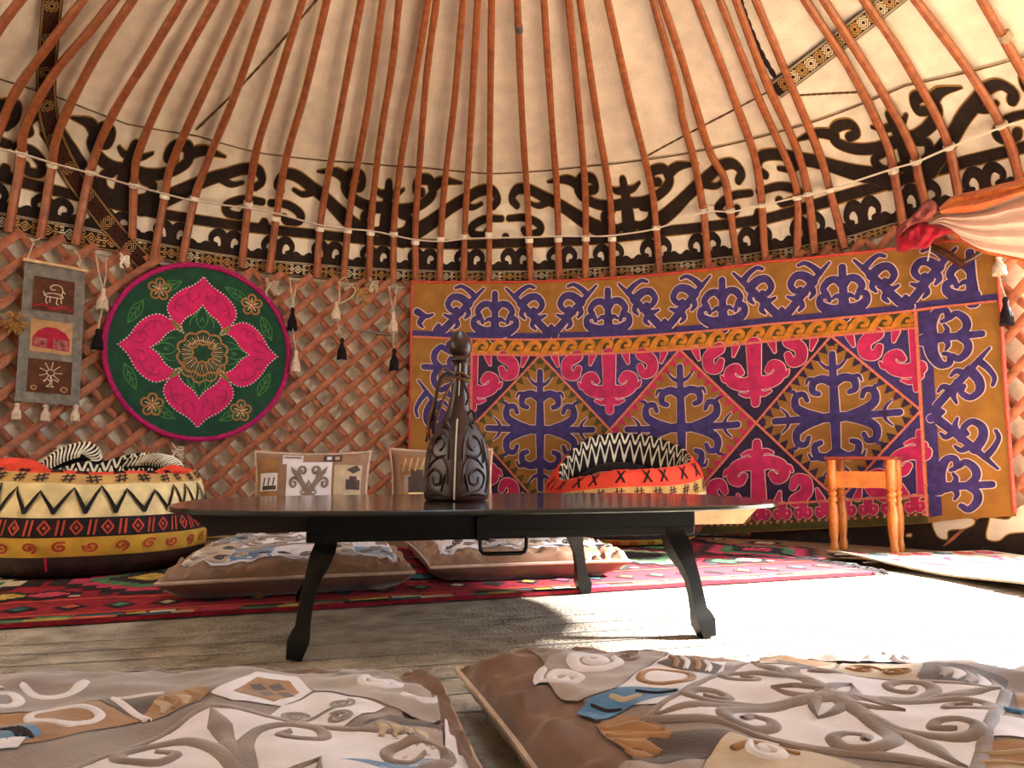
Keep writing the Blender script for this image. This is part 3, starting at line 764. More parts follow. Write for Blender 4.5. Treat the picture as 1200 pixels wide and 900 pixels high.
# ================================================================== ROUND HANGING
RD = 2.90
pc = on_cyl(235, 412, RD); uc, vc = theta(pc)*RD, pc.z
ra = (theta(on_cyl(343, 412, RD))-theta(on_cyl(127, 412, RD)))*RD/2; rb = (on_cyl(235, 310, RD).z-on_cyl(235, 514, RD).z)/2
def disc_fn(x, y, h): return pol((uc+x*ra)/RD, RD-h-.004*fbm(x*3, y*3, 5), vc+y*rb)
dt = thing('round_hanging', 'round green wall hanging with a big pink four-petalled flower', 'wall hanging', disc_fn(0, -1, 0))
m = MB(); cv = Canvas(m, disc_fn)
m.grid(lambda a, r: disc_fn(r*cos(a), r*sin(a), 0), lsp(0, 2*pi, 73)[:-1], lsp(.0, .985, 12), 'disc_green', closeu=True, flip=True)
m.grid(lambda a, r: disc_fn(r*cos(a), r*sin(a), -.012), lsp(0, 2*pi, 73)[:-1], lsp(.0, .985, 4), 'disc_green', closeu=True)
def quatre(t, k, h, wob=0):
    o = []
    for q in range(4):
        side = t+[(b, a) for a, b in t[-2::-1]]
        P = cr(t, 5)+cr([(b, a) for a, b in t[::-1]], 5)[1:]
        c, d = (1, 0, -1, 0)[q], (0, 1, 0, -1)[q]
        o += [(c*x-d*y, d*x+c*y) for x, y in P[::-1]][:-1]
    return o
PT = [(0, .87), (.10, .765), (.24, .68), (.345, .57), (.38, .45), (.325, .325)]
GT = [(0, .535), (.075, .44), (.17, .37), (.225, .28), (.195, .195)]
pq, gq = quatre(PT, 0, 0), quatre(GT, 0, 0)
pinkp = [(x, y) for x, y in pq]; cv.poly(pinkp, 'disc_pink', .003, .08); cv.poly(gq, 'disc_green', .005, .08)
def beads(P, n, r, h):
    P = P+[P[0]]; L = [0]
    for a, b in zip(P, P[1:]): L.append(L[-1]+math.hypot(b[0]-a[0], b[1]-a[1]))
    for i in range(n):
        s = L[-1]*i/n; cv.poly(circ(np.interp(s, L, [p[0] for p in P]), np.interp(s, L, [p[1] for p in P]), r, 6), 'disc_white', h)
beads(pq, 150, .009, .006); beads(gq, 96, .009, .008)
for q in range(4):                                      # petals: tone-on-tone quilting, diagonal sepals
    c = cv.sub(xf(0, 0, 1, 1, q*pi/2))
    for sx in (1, -1):
        for pts in ([(.03*sx, .80), (.14*sx, .70), (.16*sx, .60), (.08*sx, .55)], [(.10*sx, .66), (.26*sx, .58), (.30*sx, .46), (.24*sx, .42)], [(.04*sx, .70), (.05*sx, .62), (.10*sx, .58)], [(.2*sx, .52), (.25*sx, .5), (.3*sx, .54)]):
            c.stroke(pts, (.004, .013, .004), 'disc_pinkdark', .0045)
        for pts in ([(0, .52), (.06*sx, .42), (.05*sx, .32), (0, .26)], [(.03*sx, .46), (.12*sx, .36), (.13*sx, .28)], [(.0, .40), (.02*sx, .34)]):
            c.stroke(pts, (.003, .009, .003), 'disc_green_line', .007)
    d = cv.sub(xf(0, 0, 1, 1, q*pi/2-pi/4))
    d.poly([(0, .26), (.035, .34), (.03, .40), (0, .47), (-.03, .40), (-.035, .34)], 'disc_gold', .006)
    d.stroke([(0, .28), (0, .45)], .008, 'disc_green_line', .0075)
def scallop(cx, cy, rx, ry, n, amp, k, w, h, a0=0, a1=2*pi):
    P = [(cx+(rx*(1+amp*abs(sin(n*t/2))))*cos(t), cy+(ry*(1+amp*abs(sin(n*t/2))))*sin(t)) for t in lsp(a0, a1, n*8+1)]
    cv.stroke(P, w, k, h, raw=True)
scallop(.02, -.02, .245, .22, 10, .16, 'disc_gold', .012, .0075); scallop(.02, -.10, .22, .22, 9, .18, 'disc_gold', .010, .0075, pi*1.05, pi*1.95)
scallop(.02, -.02, .10, .09, 8, .25, 'disc_gold', .011, .008); scallop(.02, .05, .12, .06, 5, .3, 'tan_patch', .010, .008, 0, pi)
for k in range(44):
    a = 2*pi*k/44; cv.stroke([(.02+.135*cos(a), -.02+.125*sin(a)), (.02+.225*cos(a), -.02+.20*sin(a))], .0035, 'stitch_pale' if k % 2 else 'disc_gold', .007)
for k in range(18):
    a = pi*1.1+pi*.8*k/17; cv.stroke([(.02+.24*cos(a), -.10+.21*sin(a)), (.02+.20*cos(a), -.06+.17*sin(a))], .004, 'disc_gold', .007)
for fx, fy in ((-.47, .66), (.55, .60), (-.49, -.63), (.47, -.66)):
    for k in range(5):
        a = 2*pi*k/5+.3; px_, py_ = fx+.075*cos(a), fy+.08*sin(a)
        cv.stroke(circ(px_, py_, .044, 12)+[(px_+.044, py_)], .011, 'disc_gold', .004, raw=True)
        cv.stroke([(fx, fy), (px_, py_)], .005, 'stitch_pale', .005)
    cv.poly(circ(fx, fy, .025, 8), 'disc_gold', .006)
for a in (25, 62, 118, 152, 205, 242, 298, 335, 100, 80, 170, 10, 190, 350):
    t = rad(a); rr_ = .80 if a % 45 > 5 and a not in (100, 80, 170, 10, 190, 350) else .93
    if rr_ > .9: continue
    c = cv.sub(xf(rr_*cos(t), rr_*sin(t), .16, .16, t+pi/2))
    for pts in ([(-1, 0), (-.3, .32), (.4, .25), (.95, 0)], [(-1, 0), (-.3, -.32), (.4, -.25), (.95, 0)], [(-.9, 0), (.8, 0)], [(-.4, 0), (-.1, .2)], [(0, 0), (.3, .18)], [(-.4, 0), (-.1, -.2)], [(0, 0), (.3, -.18)]):
        c.stroke(pts, .006, 'disc_green_line', .0035)
m.build('cloth', dt)
m = MB(); m.tube([disc_fn(cos(t), sin(t), .002) for t in lsp(0, 2*pi, 121)[:-1]], [.013+.003*(i % 2) for i in range(120)], 'disc_piping', 8, closed=True)
o = m.build('piping', dt); o['label'] = 'bumpy magenta piping'

# ================================================================== FELT STRIP ALONG THE FOOT OF THE WALL
def skirt(a0, a1, label, ztop, segs):
    m = MB(); r = 2.93; f = lambda u, v, h: pol(u/r, r-h-.003*fbm(u*4, v*6), v)
    m.slab(f, lsp(a0*r, a1*r, 50), lsp(.004, ztop, 6), 'black_felt', .008); c = Canvas(m, f)
    for P in segs: c.poly(P, 'cream_felt', .003, .06)
    for P in segs: c.stroke(P+[P[0]], .003, 'gold_cord', .004, raw=True)
    tag(m.build('felt_strip'), label, 'felt strip')
t0, t1 = theta(on_cyl(880, 620, 2.93)), theta(on_cyl(1290, 600, 2.93)); r = 2.93
def uz(px, py): p = on_cyl(px, py, 2.925); return (theta(p)*r, max(.012, p.z))
def blob(pp): return [tuple(p) for p in cr([uz(*q) for q in pp+[pp[0]]], 4)][:-1]
skirt(t0, t1, 'black felt strip with cream shapes along the wall foot, right of the stool', .195,
      [blob([(1092, 611), (1112, 609), (1138, 607), (1142, 614), (1130, 620), (1112, 622), (1110, 632), (1100, 630), (1094, 620)]),
       blob([(1160, 606), (1182, 608), (1190, 596), (1215, 585), (1240, 592), (1236, 622), (1200, 624), (1182, 626), (1170, 634), (1156, 630)]),
       blob([(1062, 626), (1068, 625), (1068, 629), (1062, 629)])])
t0, t1 = theta(on_cyl(-60, 620, 2.93)), theta(on_cyl(480, 620, 2.93))
skirt(t0, t1, 'black felt strip with cream shapes along the wall foot, left, behind the cushions', .115,
      [blob([(205, 634), (222, 628), (228, 634), (215, 642)]), blob([(232, 636), (262, 628), (300, 628), (300, 634), (262, 638), (246, 641)])])

# ================================================================== DRAPES AT THE UPPER RIGHT
RC = 2.80
def drape(outline_top, outline_bot, k, name, label, cat, folds, depth, r=RC, thick=.02, seed=0, trim=None, parent=None):
    T_ = cr(outline_top, 8); B_ = cr(outline_bot, 8)
    n = 48
    ti = [T_[int(i*(len(T_)-1)/(n-1))] for i in range(n)]; bi = [B_[int(i*(len(B_)-1)/(n-1))] for i in range(n)]
    def f(u, v, h):
        i = u*(n-1); i0 = min(int(i), n-2); fr = i-i0
        t = ti[i0]*(1-fr)+ti[i0+1]*fr; b = bi[i0]*(1-fr)+bi[i0+1]*fr
        q = b*(1-v)+t*v
        g = min(1, u*3+.25)
        w = depth*(sin(v*folds*2*pi+1.3*sin(u*4+seed)+seed)*.6+.6*fbm(u*4+seed, v*folds*.9))*g
        belly = depth*2.2*sin(pi*v)**.6
        return on_cyl(q[0], q[1], r-belly-w-h)
    m = MB(); m.slab(f, lsp(0, 1, 70), lsp(0, 1, 44), k, thick)
    if trim: m.tube([f(u, 0.0, .004) for u in lsp(0, 1, 50)], .012, trim, 6, flat=.6)
    return tag(m.build(name), label, cat)
drape([(1086, 262), (1104, 250), (1130, 246), (1165, 238), (1200, 226), (1270, 205)], [(1088, 264), (1104, 266), (1124, 279), (1150, 293), (1185, 301), (1270, 318)], 'drape_pale', 'door_curtain', 'pale pinkish curtain with an orange hem, gathered up at the upper right edge', 'curtain', 4.2, .028, seed=1, trim='drape_gold')
drape([(1100, 243), (1118, 229), (1140, 224), (1170, 216), (1200, 209), (1270, 190)], [(1102, 250), (1120, 250), (1145, 247), (1172, 238), (1200, 228), (1270, 208)], 'drape_gold', 'gold_cloth', 'orange and gold cloth roll lying along the top of the pale curtain', 'cloth', 2.2, .018, r=2.715, seed=4)
def bunch(outl, k, nm, label, seed, depth, r):
    c = np.mean(np.array(outl, float), axis=0); P = cr([np.array(p, float) for p in outl]+[np.array(outl[0], float)], 5)[:-1]; n = len(P)
    def f(i, q, sgn):
        p = c+(P[i % n]-c)*q
        d = depth*math.sqrt(max(0, 1-q*q))*(1+.5*fbm(p[0]*.11+seed, p[1]*.11))+.012*sin(p[0]*.35+p[1]*.22+seed+2*fbm(p[0]*.06, p[1]*.06, seed))*(1-q**4)
        return on_cyl(p[0], p[1], r-sgn*max(d, 0)*(1 if sgn > 0 else .3))
    m = MB(); qs = lsp(.02, 1, 14)
    m.grid(lambda i, q: f(i, q, 1), list(range(n)), qs, k, closeu=True); m.grid(lambda i, q: f(i, q, -1), list(range(n)), qs, k, closeu=True, flip=True)
    return tag(m.build(nm), label, 'scarf')
bunch([(1050, 270), (1056, 262), (1066, 263), (1080, 258), (1092, 262), (1115, 268), (1112, 274), (1096, 280), (1086, 291), (1070, 292), (1056, 296), (1049, 290)], 'drape_red', 'red_scarf', 'bright red scarf bunched at the top right corner of the tapestry', 2, .05, 2.765)
bunch([(1050, 268), (1062, 258), (1072, 250), (1082, 237), (1092, 234), (1099, 241), (1096, 250), (1088, 258), (1074, 262), (1062, 268), (1054, 276)], 'drape_maroon', 'striped_scarf', 'crumpled maroon and pale striped scarf on top of the bright red scarf', 6, .045, 2.72)
t = thing('wooden_rod', 'dark wooden rod with a white string hanging below the red scarf', 'rod', on_cyl(1130, 314, 2.93))
m = MB(); m.tube([on_cyl(1090, 288, 2.85), on_cyl(1112, 299, 2.85), on_cyl(1130, 312, 2.85)], [.016, .02, .017], 'dark_wood', 10); m.tube([on_cyl(1126, 309, 2.85), on_cyl(1142, 301, 2.85), on_cyl(1152, 294, 2.85)], [.013, .013, .011], 'dark_wood', 8)
m.build('shaft', t)
m = MB(); m.tube([on_cyl(1089, 281, 2.84), on_cyl(1090, 290, 2.825), on_cyl(1087, 306, 2.83)], .004, 'thread_white', 5); o = m.build('string', t); o['label'] = 'white string'

# ================================================================== CARPETS
m = MB(); pts = [(-2.55, .5), (-2.55, 2.5), (-1.7, 3.2), (-.2, 3.3), (1.5, 3.05), (2.3, 2.75), (2.6, 2.0), (2.45, .5), (1.3, -.6), (-1.5, -.6)]
m.prism(pts, .001, .007, 'carpet'); c = Canvas(m, lambda u, v, h: Vector((u, v, .007+h)))
for k in range(9):
    y = 1.25+k*.11; c.stroke([(-2.3, y-.62), (0, y), (2.2, y+.62)], .004, 'velvet_taupe' if k % 2 else 'velvet_grey', .0012, n=20)
tag(m.build('pale_carpet'), 'worn grey-beige carpet on the floor under the low table', 'carpet')
class Rug:
    def __init__(s, o, ang, z, wave=.004): s.o, s.e, s.z, s.w = Vector((o[0], o[1])), (cos(ang), sin(ang)), z, wave
    def __call__(s, u, v, h):
        return Vector((s.o.x+s.e[0]*u-s.e[1]*v, s.o.y+s.e[1]*u+s.e[0]*v, s.z+h+s.w*(1+fbm(u*3, v*3))))
random.seed(11)
rf = Rug((-1.95, 1.735), rad(19.9), .0185, .003); RW, RH = 3.52, 1.46
m = MB(); m.slab(rf, lsp(0, RW, 80), lsp(0, RH, 34), 'rug_red', .010); c = Canvas(m, rf)
pal = ['rug_green', 'rug_cream', 'rug_dark', 'rug_yellow', 'rug_pink', 'rug_teal', 'rug_orange']
u = 0; i = 0
while u < RW-.12:                                        # stepped colour blocks along the edges
    w = random.uniform(.05, .13)
    for v0 in (.005, RH-.065):
        c.rect(u+.02, v0, u+w+.02, v0+.03, pal[(i*3+int(v0)) % 7], .002); c.rect(u+.04, v0+.03, u+w+.03, v0+.058, pal[(i*5+2) % 7], .002)
    u += w; i += 1
for v in (.085, .33, RH-.33, RH-.085): c.rect(.0, v-.008, RW, v+.008, 'rug_orange', .002, .2)
for v in (.20, RH-.20):
    for k in range(30):
        uu = .08+k*.125
        for j, cl in enumerate(('rug_dark', pal[k % 7])):
            q = .045-.02*j; c.poly([(uu-q, v), (uu, v-q*1.3), (uu+q, v), (uu, v+q*1.3)], cl, .002+.001*j)
def stepped(cx, cy, ru, rv, n):
    P = []
    for q in range(4):
        for k in range(n):
            a = [(k/n, 1-k/n), ((k+1)/n, 1-k/n)]
            for x, y in (a if q % 2 == 0 else a):
                P.append((x, y) if q == 0 else None)
    P0 = []
    for k in range(n): P0 += [(k/n, 1-k/n), ((k+1)/n, 1-k/n)]
    Q = P0+[(x, -y) for x, y in P0[::-1]]+[(-x, -y) for x, y in P0]+[(-x, y) for x, y in P0[::-1]]
    o = []
    for p in Q:
        z = (cx+p[0]*ru, cy+p[1]*rv)
        if not o or abs(o[-1][0]-z[0])+abs(o[-1][1]-z[1]) > 1e-6: o.append(z)
    if abs(o[0][0]-o[-1][0])+abs(o[0][1]-o[-1][1]) < 1e-6: o.pop()
    return o
for k in range(6):
    cx = .35+k*.64; cy = RH/2
    for j, cl in enumerate(('rug_dark', 'rug_pink' if k % 2 else 'rug_cream', 'rug_green', 'rug_dark', pal[(k*2+1) % 7])):
        c.poly(stepped(cx, cy, .31*(1-j*.19), .36*(1-j*.19), 5), cl, .002+.0012*j)
    for sx in (-1, 1):
        for sy in (-1, 1):
            for j, cl in enumerate(('rug_dark', pal[(k+3) % 7])): c.poly(stepped(cx+sx*.26, cy+sy*.28, .09-.035*j, .10-.04*j, 3), cl, .002+.001*j)
    for j in range(7): c.rect(cx-.3+j*.09, cy-.34, cx-.26+j*.09, cy-.31, pal[j], .0016); c.rect(cx-.3+j*.09, cy+.31, cx-.26+j*.09, cy+.34, pal[(j+2) % 7], .0016)
rug = m.build('kilim_rug'); tag(rug, 'red patterned kilim rug with a multicoloured edge, under the floor cushions behind the table', 'rug')
m = MB()
for k in range(150):
    v = RH*k/149; a = rf(RW-.01, v, -.004); dv = random.uniform(-.03, .03); L = random.uniform(.05, .10)
    p1, p2 = rf(RW+L*.5, v+dv*.5, .004), rf(RW+L, v+dv, -.012); m.tube([a, p1, p2], [.005, .006, .004], 'rug_dark', 4)
o = m.build('fringe', rug); o['label'] = 'dark shaggy fringe'
# the pale pink rug on the right
rf2 = Rug((1.70, 2.10), rad(12), .024, .003); m = MB()
def rfn2(u, v, h):
    p = rf2(u, v, h); p.z += .020*max(0, 1-u/.16)*(.6+.5*sin(v*6)); p.x += .03*sin(v*3.1)*max(0, 1-u); return p
m.slab(rfn2, lsp(0, .80, 26), lsp(0, 1.37, 36), 'rug_cream', .008); c = Canvas(m, rfn2)
for k in range(7):
    for v in (1.30, .1): c.poly(stepped(.09+k*.105, v, .045, .05, 3), ['rug_pink', 'rug_teal', 'rug_orange'][k % 3], .002)
c.rect(.02, 1.24, .78, 1.255, 'rug_pink', .0015); c.rect(.02, .2, .78, .215, 'rug_pink', .0015)
for k in range(3):
    for j, cl in enumerate(('rug_pink', 'rug_cream', 'rug_red')): c.poly(stepped(.16+k*.24, .98, .11-.03*j, .2-.055*j, 4), cl, .0015+.001*j)
tag(m.build('pale_rug'), 'pale pink and cream rug lying in the bright light in front of the stool', 'rug')

# ================================================================== FLOOR CUSHIONS
def unbil(P, x, y):
    u = v = .5
    for _ in range(12):
        q = (P[0]*(1-u)+P[1]*u)*(1-v)+(P[3]*(1-u)+P[2]*u)*v
        du = (P[1]-P[0])*(1-v)+(P[2]-P[3])*v; dv = (P[3]-P[0])*(1-u)+(P[2]-P[1])*u
        ex, ey = x-q[0], y-q[1]; D = du[0]*dv[1]-du[1]*dv[0]
        u += (ex*dv[1]-ey*dv[0])/D; v += (du[0]*ey-du[1]*ex)/D
    return u, v
class Cushion:
    """a stuffed floor mattress over four floor corners (bl, br, tr, tl)"""
    def __init__(s, corners, T, z0, seed, wr=.006, hump=0, side=.3):
        s.side = side
        s.P = [np.array(c, float) for c in corners]; s.T, s.z0, s.seed, s.wr, s.hump = T, z0, seed, wr, hump
        s.L = (np.hypot(*(s.P[1]-s.P[0])), np.hypot(*(s.P[3]-s.P[0])))
    def xy(s, x, y):
        k = .035
        x2 = x*(1-k*(1-x*x)*0-k*(1-abs(y)**2.0)*abs(x)**3*.9); y2 = y*(1-k*(1-abs(x)**2.0)*abs(y)**3*.9)
        u, v = (x2+1)/2, (y2+1)/2
        return (s.P[0]*(1-u)+s.P[1]*u)*(1-v)+(s.P[3]*(1-u)+s.P[2]*u)*v
    def g(s, x, y): return (max(0, 1-abs(x)**5)*max(0, 1-abs(y)**5))**.42
    def height(s, x, y):
        g = s.g(x, y); X, Y = x*s.L[0], y*s.L[1]; sd = s.seed
        ed = (1-g)**1.5*g*5
        w = s.wr*(ed*1.5*(fbm(X*11+sd, Y*11, sd)+s.side*fbm(X*24+sd, Y*24, sd))+.9*g*fbm(X*4+sd, Y*4, sd+3)+.28*g*fbm(X*9, Y*9, sd+5))
        return s.T*(.46+.54*g)+w*2+s.hump*g*max(0, -x)**3*max(0, y)**2
    def top(s, x, y, h): p = s.xy(x, y); return Vector((p[0], p[1], s.z0+s.height(x, y)+h))
    def bot(s, x, y):
        p = s.xy(x, y); g = s.g(x, y); ed = (1-g)*g*4
        q = 1+0.02*ed
        return Vector((p[0], p[1], s.z0+max(0.0, s.T*.46*(1-min(1, g*1.35))+s.wr*ed*fbm(x*9+s.seed, y*9))))
    def world(s, X, Y, h):
        u, v = unbil(s.P, X, Y); x, y = max(-1, min(1, u*2-1)), max(-1, min(1, v*2-1))
        x, y = max(-.93, min(.93, x)), max(-.93, min(.93, y)); return s.top(x, y, h)
    def make(s, name, label, top_k, side_k, draw, n=56, group=None, panel=.88):
        c = (sum(s.P)/4); root = thing(name, label, 'floor cushion', (c[0], c[1], s.z0), group)
        ts = [sin(t*pi/2)**1 if abs(t) < 1 else t for t in lsp(-1, 1, n)]; ts = [math.copysign(abs(t)**.9, t) for t in ts]
        m = MB(); m.grid(lambda x, y: s.top(x, y, 0), ts, ts, side_k); m.grid(lambda x, y: s.bot(x, y), ts, ts, 'satin_brown', flip=True); m.build('cover', root)
        m = MB(); e = lsp(-1, 1, 40); ring = [(x, -1) for x in e]+[(1, y) for y in e[1:]]+[(-x, 1) for x in e[1:]]+[(-1, -y) for y in e[1:-1]]
        m.tube([s.top(x, y, 0) for x, y in ring], .0055, 'piping_pale', 6, closed=True); o = m.build('piping', root); o['label'] = 'pale corded piping'
        m = MB(); q = [t*panel for t in ts]; m.grid(lambda x, y: s.top(x, y, .003), q, q, top_k); draw(s, m); m.build('patchwork_panel', root)
        return root
def square(c4):
    P = [np.array(p, float) for p in c4]
    return lambda p: tuple((P[0]*(1-p[0])+P[1]*p[0])*(1-p[1])+(P[3]*(1-p[0])+P[2]*p[0])*p[1])
def horn_panel(cv, T, k, size, e, h=.004):
    d = cv.sub(lambda p: T(((p[0]+1)/2, (p[1]+1)/2)))
    for sx in (1, -1):
        for sy in (1, -1):
            f = d.sub(lambda p, sx=sx, sy=sy: (p[0]*sx, p[1]*sy))
            for pts, w in HORNS: f.stroke(pts, [x*size for x in w], k, h, 7, e=e)
def frame(cv, c4, w, k, e=.004, h=.006):
    for a, b in zip(c4, c4[1:]+c4[:1]): cv.stroke([a, b], w, k, h, n=16, e=e)
def spiral(cv, cx, cy, r, k, w, turns=1.6, a0=0, sg=1, e=.006, h=.006):
    P = [(cx+r*(1-.8*t)*cos(a0+sg*2*pi*turns*t), cy+r*(1-.8*t)*sin(a0+sg*2*pi*turns*t)) for t in lsp(0, 1, 30)]
    cv.stroke(P, [w*.8, w, w*.7], k, h, raw=True, e=e)

def draw_back(s, m):
    cv = Canvas(m, lambda u, v, h: s.top(u, v, .003+h)); random.seed(int(s.seed*10))
    cols = ['velvet_white', 'velvet_grey', 'velvet_taupe', 'velvet_white', 'velvet_beige', 'velvet_dark', 'velvet_white', 'velvet_blue', 'velvet_white']
    for i in range(5):
        for j in range(5):
            if i in (1, 2, 3) and j in (1, 2, 3): continue
            u0, v0 = -.86+i*.344, -.86+j*.344; k = random.choice(cols)
            cv.rect(u0+.006, v0+.006, u0+.338, v0+.338, k, .002, .09)
            for q in range(3): spiral(cv, u0+.09+.09*q, v0+.1+.13*(q % 2), .055, random.choice(cols[1:6]), .015, e=.002, h=.003)
    c4 = [(-.5, -.5), (.5, -.5), (.5, .5), (-.5, .5)]
    cv.poly(c4, 'velvet_white', .003, .1); horn_panel(cv, square(c4), 'velvet_taupe', .42, .002, .0045); frame(cv, c4, .015, 'velvet_grey', .002, .004)
G = 'patchwork floor cushions'
Cushion([(-1.02, 2.24), (-.31, 2.49), (-.55, 3.36), (-1.20, 3.16)], .125, .022, 2.3, .008, 0, .8).make('floor_cushion', 'brown satin patchwork floor cushion seen behind the left front leg of the table', 'velvet_white', 'satin_tan', draw_back, 64, G)
Cushion([(-.27, 2.60), (.42, 2.78), (.20, 3.62), (-.47, 3.46)], .125, .022, 5.1, .008, 0, .8).make('floor_cushion', 'patchwork floor cushion under the table handle, by the right rear table leg', 'velvet_white', 'satin_tan', draw_back, 64, G)

def tools(s, m, zt):
    cv = Canvas(m, lambda X, Y, h: s.world(X, Y, .0036+h*.42))
    W = lambda x, y: tuple(on_z(x, y, zt))[:2]
    def R_(pp, k, h=.002): cv.poly([W(*q) for q in pp], k, h, .016)
    def S_(pp, w, k, h=.004, e=.004): cv.stroke([W(*q) for q in pp], w, k, h, e=e)
    def spi(x, y, rx, k, a0=0, sg=1, h=.004, turns=1.5, ww=.27):
        c = W(x, y); r = rx*c[1]/F; spiral(cv, c[0], c[1], r, k, r*ww, turns, a0, sg, .005, h)
    return cv, W, R_, S_, spi
def draw_right(s, m):
    cv, W, R_, S_, spi = tools(s, m, .122)
    R_([(622, 788), (640, 773), (700, 765), (782, 766), (722, 810), (672, 816), (645, 803)], 'velvet_grey')
    spi(655, 789, 30, 'velvet_white', 2.4); spi(692, 777, 32, 'velvet_white', .4, -1); spi(735, 772, 18, 'velvet_taupe', 1)
    R_([(722, 811), (784, 767), (850, 772), (846, 800), (790, 838), (735, 828)], 'velvet_white'); cv.stroke([W(780+31*cos(q), 801+10*sin(q)) for q in lsp(0, 2*pi, 30)], .007, 'velvet_caramel', .004, raw=True, e=.002)
    R_([(768, 780), (800, 771), (846, 784), (838, 797), (800, 790), (785, 786)], 'velvet_dark', .003)
    for k in range(4): S_([(785+14*k, 775+2*k), (792+13*k, 780+2*k), (790+13*k, 786+2*k)], .005, 'velvet_white' if k % 2 else 'velvet_caramel', .0045)
    R_([(668, 826), (690, 815), (722, 812), (794, 817), (797, 823), (742, 829), (692, 834)], 'velvet_blue', .003)
    S_([(715, 818), (728, 823), (745, 822)], .006, 'velvet_beige', .004); S_([(690, 822), (705, 826), (722, 829)], .004, 'bag_dark', .004); S_([(745, 818), (770, 821), (790, 820)], .003, 'bag_dark', .004)
    R_([(692, 838), (722, 832), (765, 850), (792, 868), (762, 880), (735, 878), (703, 855)], 'velvet_caramel')
    for pp in ([(700, 842), (735, 846), (770, 858)], [(706, 852), (740, 856), (778, 868)], [(716, 862), (745, 868), (765, 876)], [(728, 872), (744, 876), (756, 879)]): S_(pp, (.004, .011, .006), 'velvet_caramel', .003, .005)
    R_([(728, 872), (762, 863), (856, 872), (824, 896), (772, 896), (735, 882)], 'velvet_dark', .003); R_([(852, 873), (952, 881), (1010, 902), (985, 960), (800, 940), (826, 897)], 'velvet_beige')
    R_([(640, 900), (735, 884), (822, 898), (800, 950), (690, 960)], 'velvet_grey'); spi(900, 892, 26, 'velvet_white', 1); S_([(860, 890), (890, 884), (930, 892)], .006, 'velvet_caramel')
    R_([(900, 759), (985, 752), (1068, 760), (1092, 771), (990, 769), (884, 763)], 'velvet_grey'); spi(1015, 760, 30, 'velvet_white', 3.0); spi(1058, 768, 18, 'velvet_white', 1, -1)
    R_([(886, 763), (978, 770), (970, 789), (928, 788), (892, 776)], 'velvet_caramel'); R_([(908, 768), (956, 775), (950, 786), (912, 779)], 'velvet_dark', .003); R_([(920, 778), (935, 780), (932, 787), (920, 785)], 'velvet_beige', .004); R_([(955, 775), (978, 773), (970, 789), (950, 788)], 'velvet_beige', .0035)
    R_([(984, 771), (1080, 779), (1076, 802), (972, 791)], 'velvet_beige'); spi(1008, 781, 20, 'velvet_caramel', 0, 1, .004, 1.6, .16); spi(1048, 789, 19, 'velvet_caramel', 2, -1, .004, 1.6, .16)
    R_([(1082, 779), (1130, 785), (1182, 800), (1174, 816), (1070, 807)], 'velvet_dark')
    for k in range(5): S_([(1098+16*k, 789+3*k), (1110+15*k, 794+3*k), (1104+15*k, 800+3*k)], (.003, .010, .004), 'velvet_white' if k % 2 else 'velvet_grey', .003)
    R_([(1188, 814), (1215, 806), (1270, 830), (1200, 852)], 'velvet_caramel'); R_([(1172, 852), (1215, 850), (1230, 876), (1158, 876)], 'velvet_white'); S_([(1186, 841), (1200, 842), (1220, 840)], .008, 'velvet_blue')
    R_([(1156, 880), (1230, 878), (1220, 950), (1130, 950)], 'velvet_caramel')
    for k in range(3): S_([(1150, 888+9*k), (1215, 886+9*k)], .003, 'velvet_beige', .004)
    main = [(755, 846), (1142, 908), (1180, 815), (876, 779)]; R_(main, 'velvet_white', .004); mw = [W(*q) for q in main]; frame(cv, mw, .008, 'velvet_taupe', .002, .005); horn_panel(cv, square(mw), 'velvet_taupe', .155, .006, .0055)
Cushion([(.152, .40), (1.02, .33), (.90, 1.27), (-.098, 1.395)], .118, .008, 7.7, .009, .02).make('floor_cushion', 'large brown patchwork floor cushion in the right foreground, nearest the bright floor', 'velvet_taupe', 'satin_brown', draw_right, 96, G, .80)
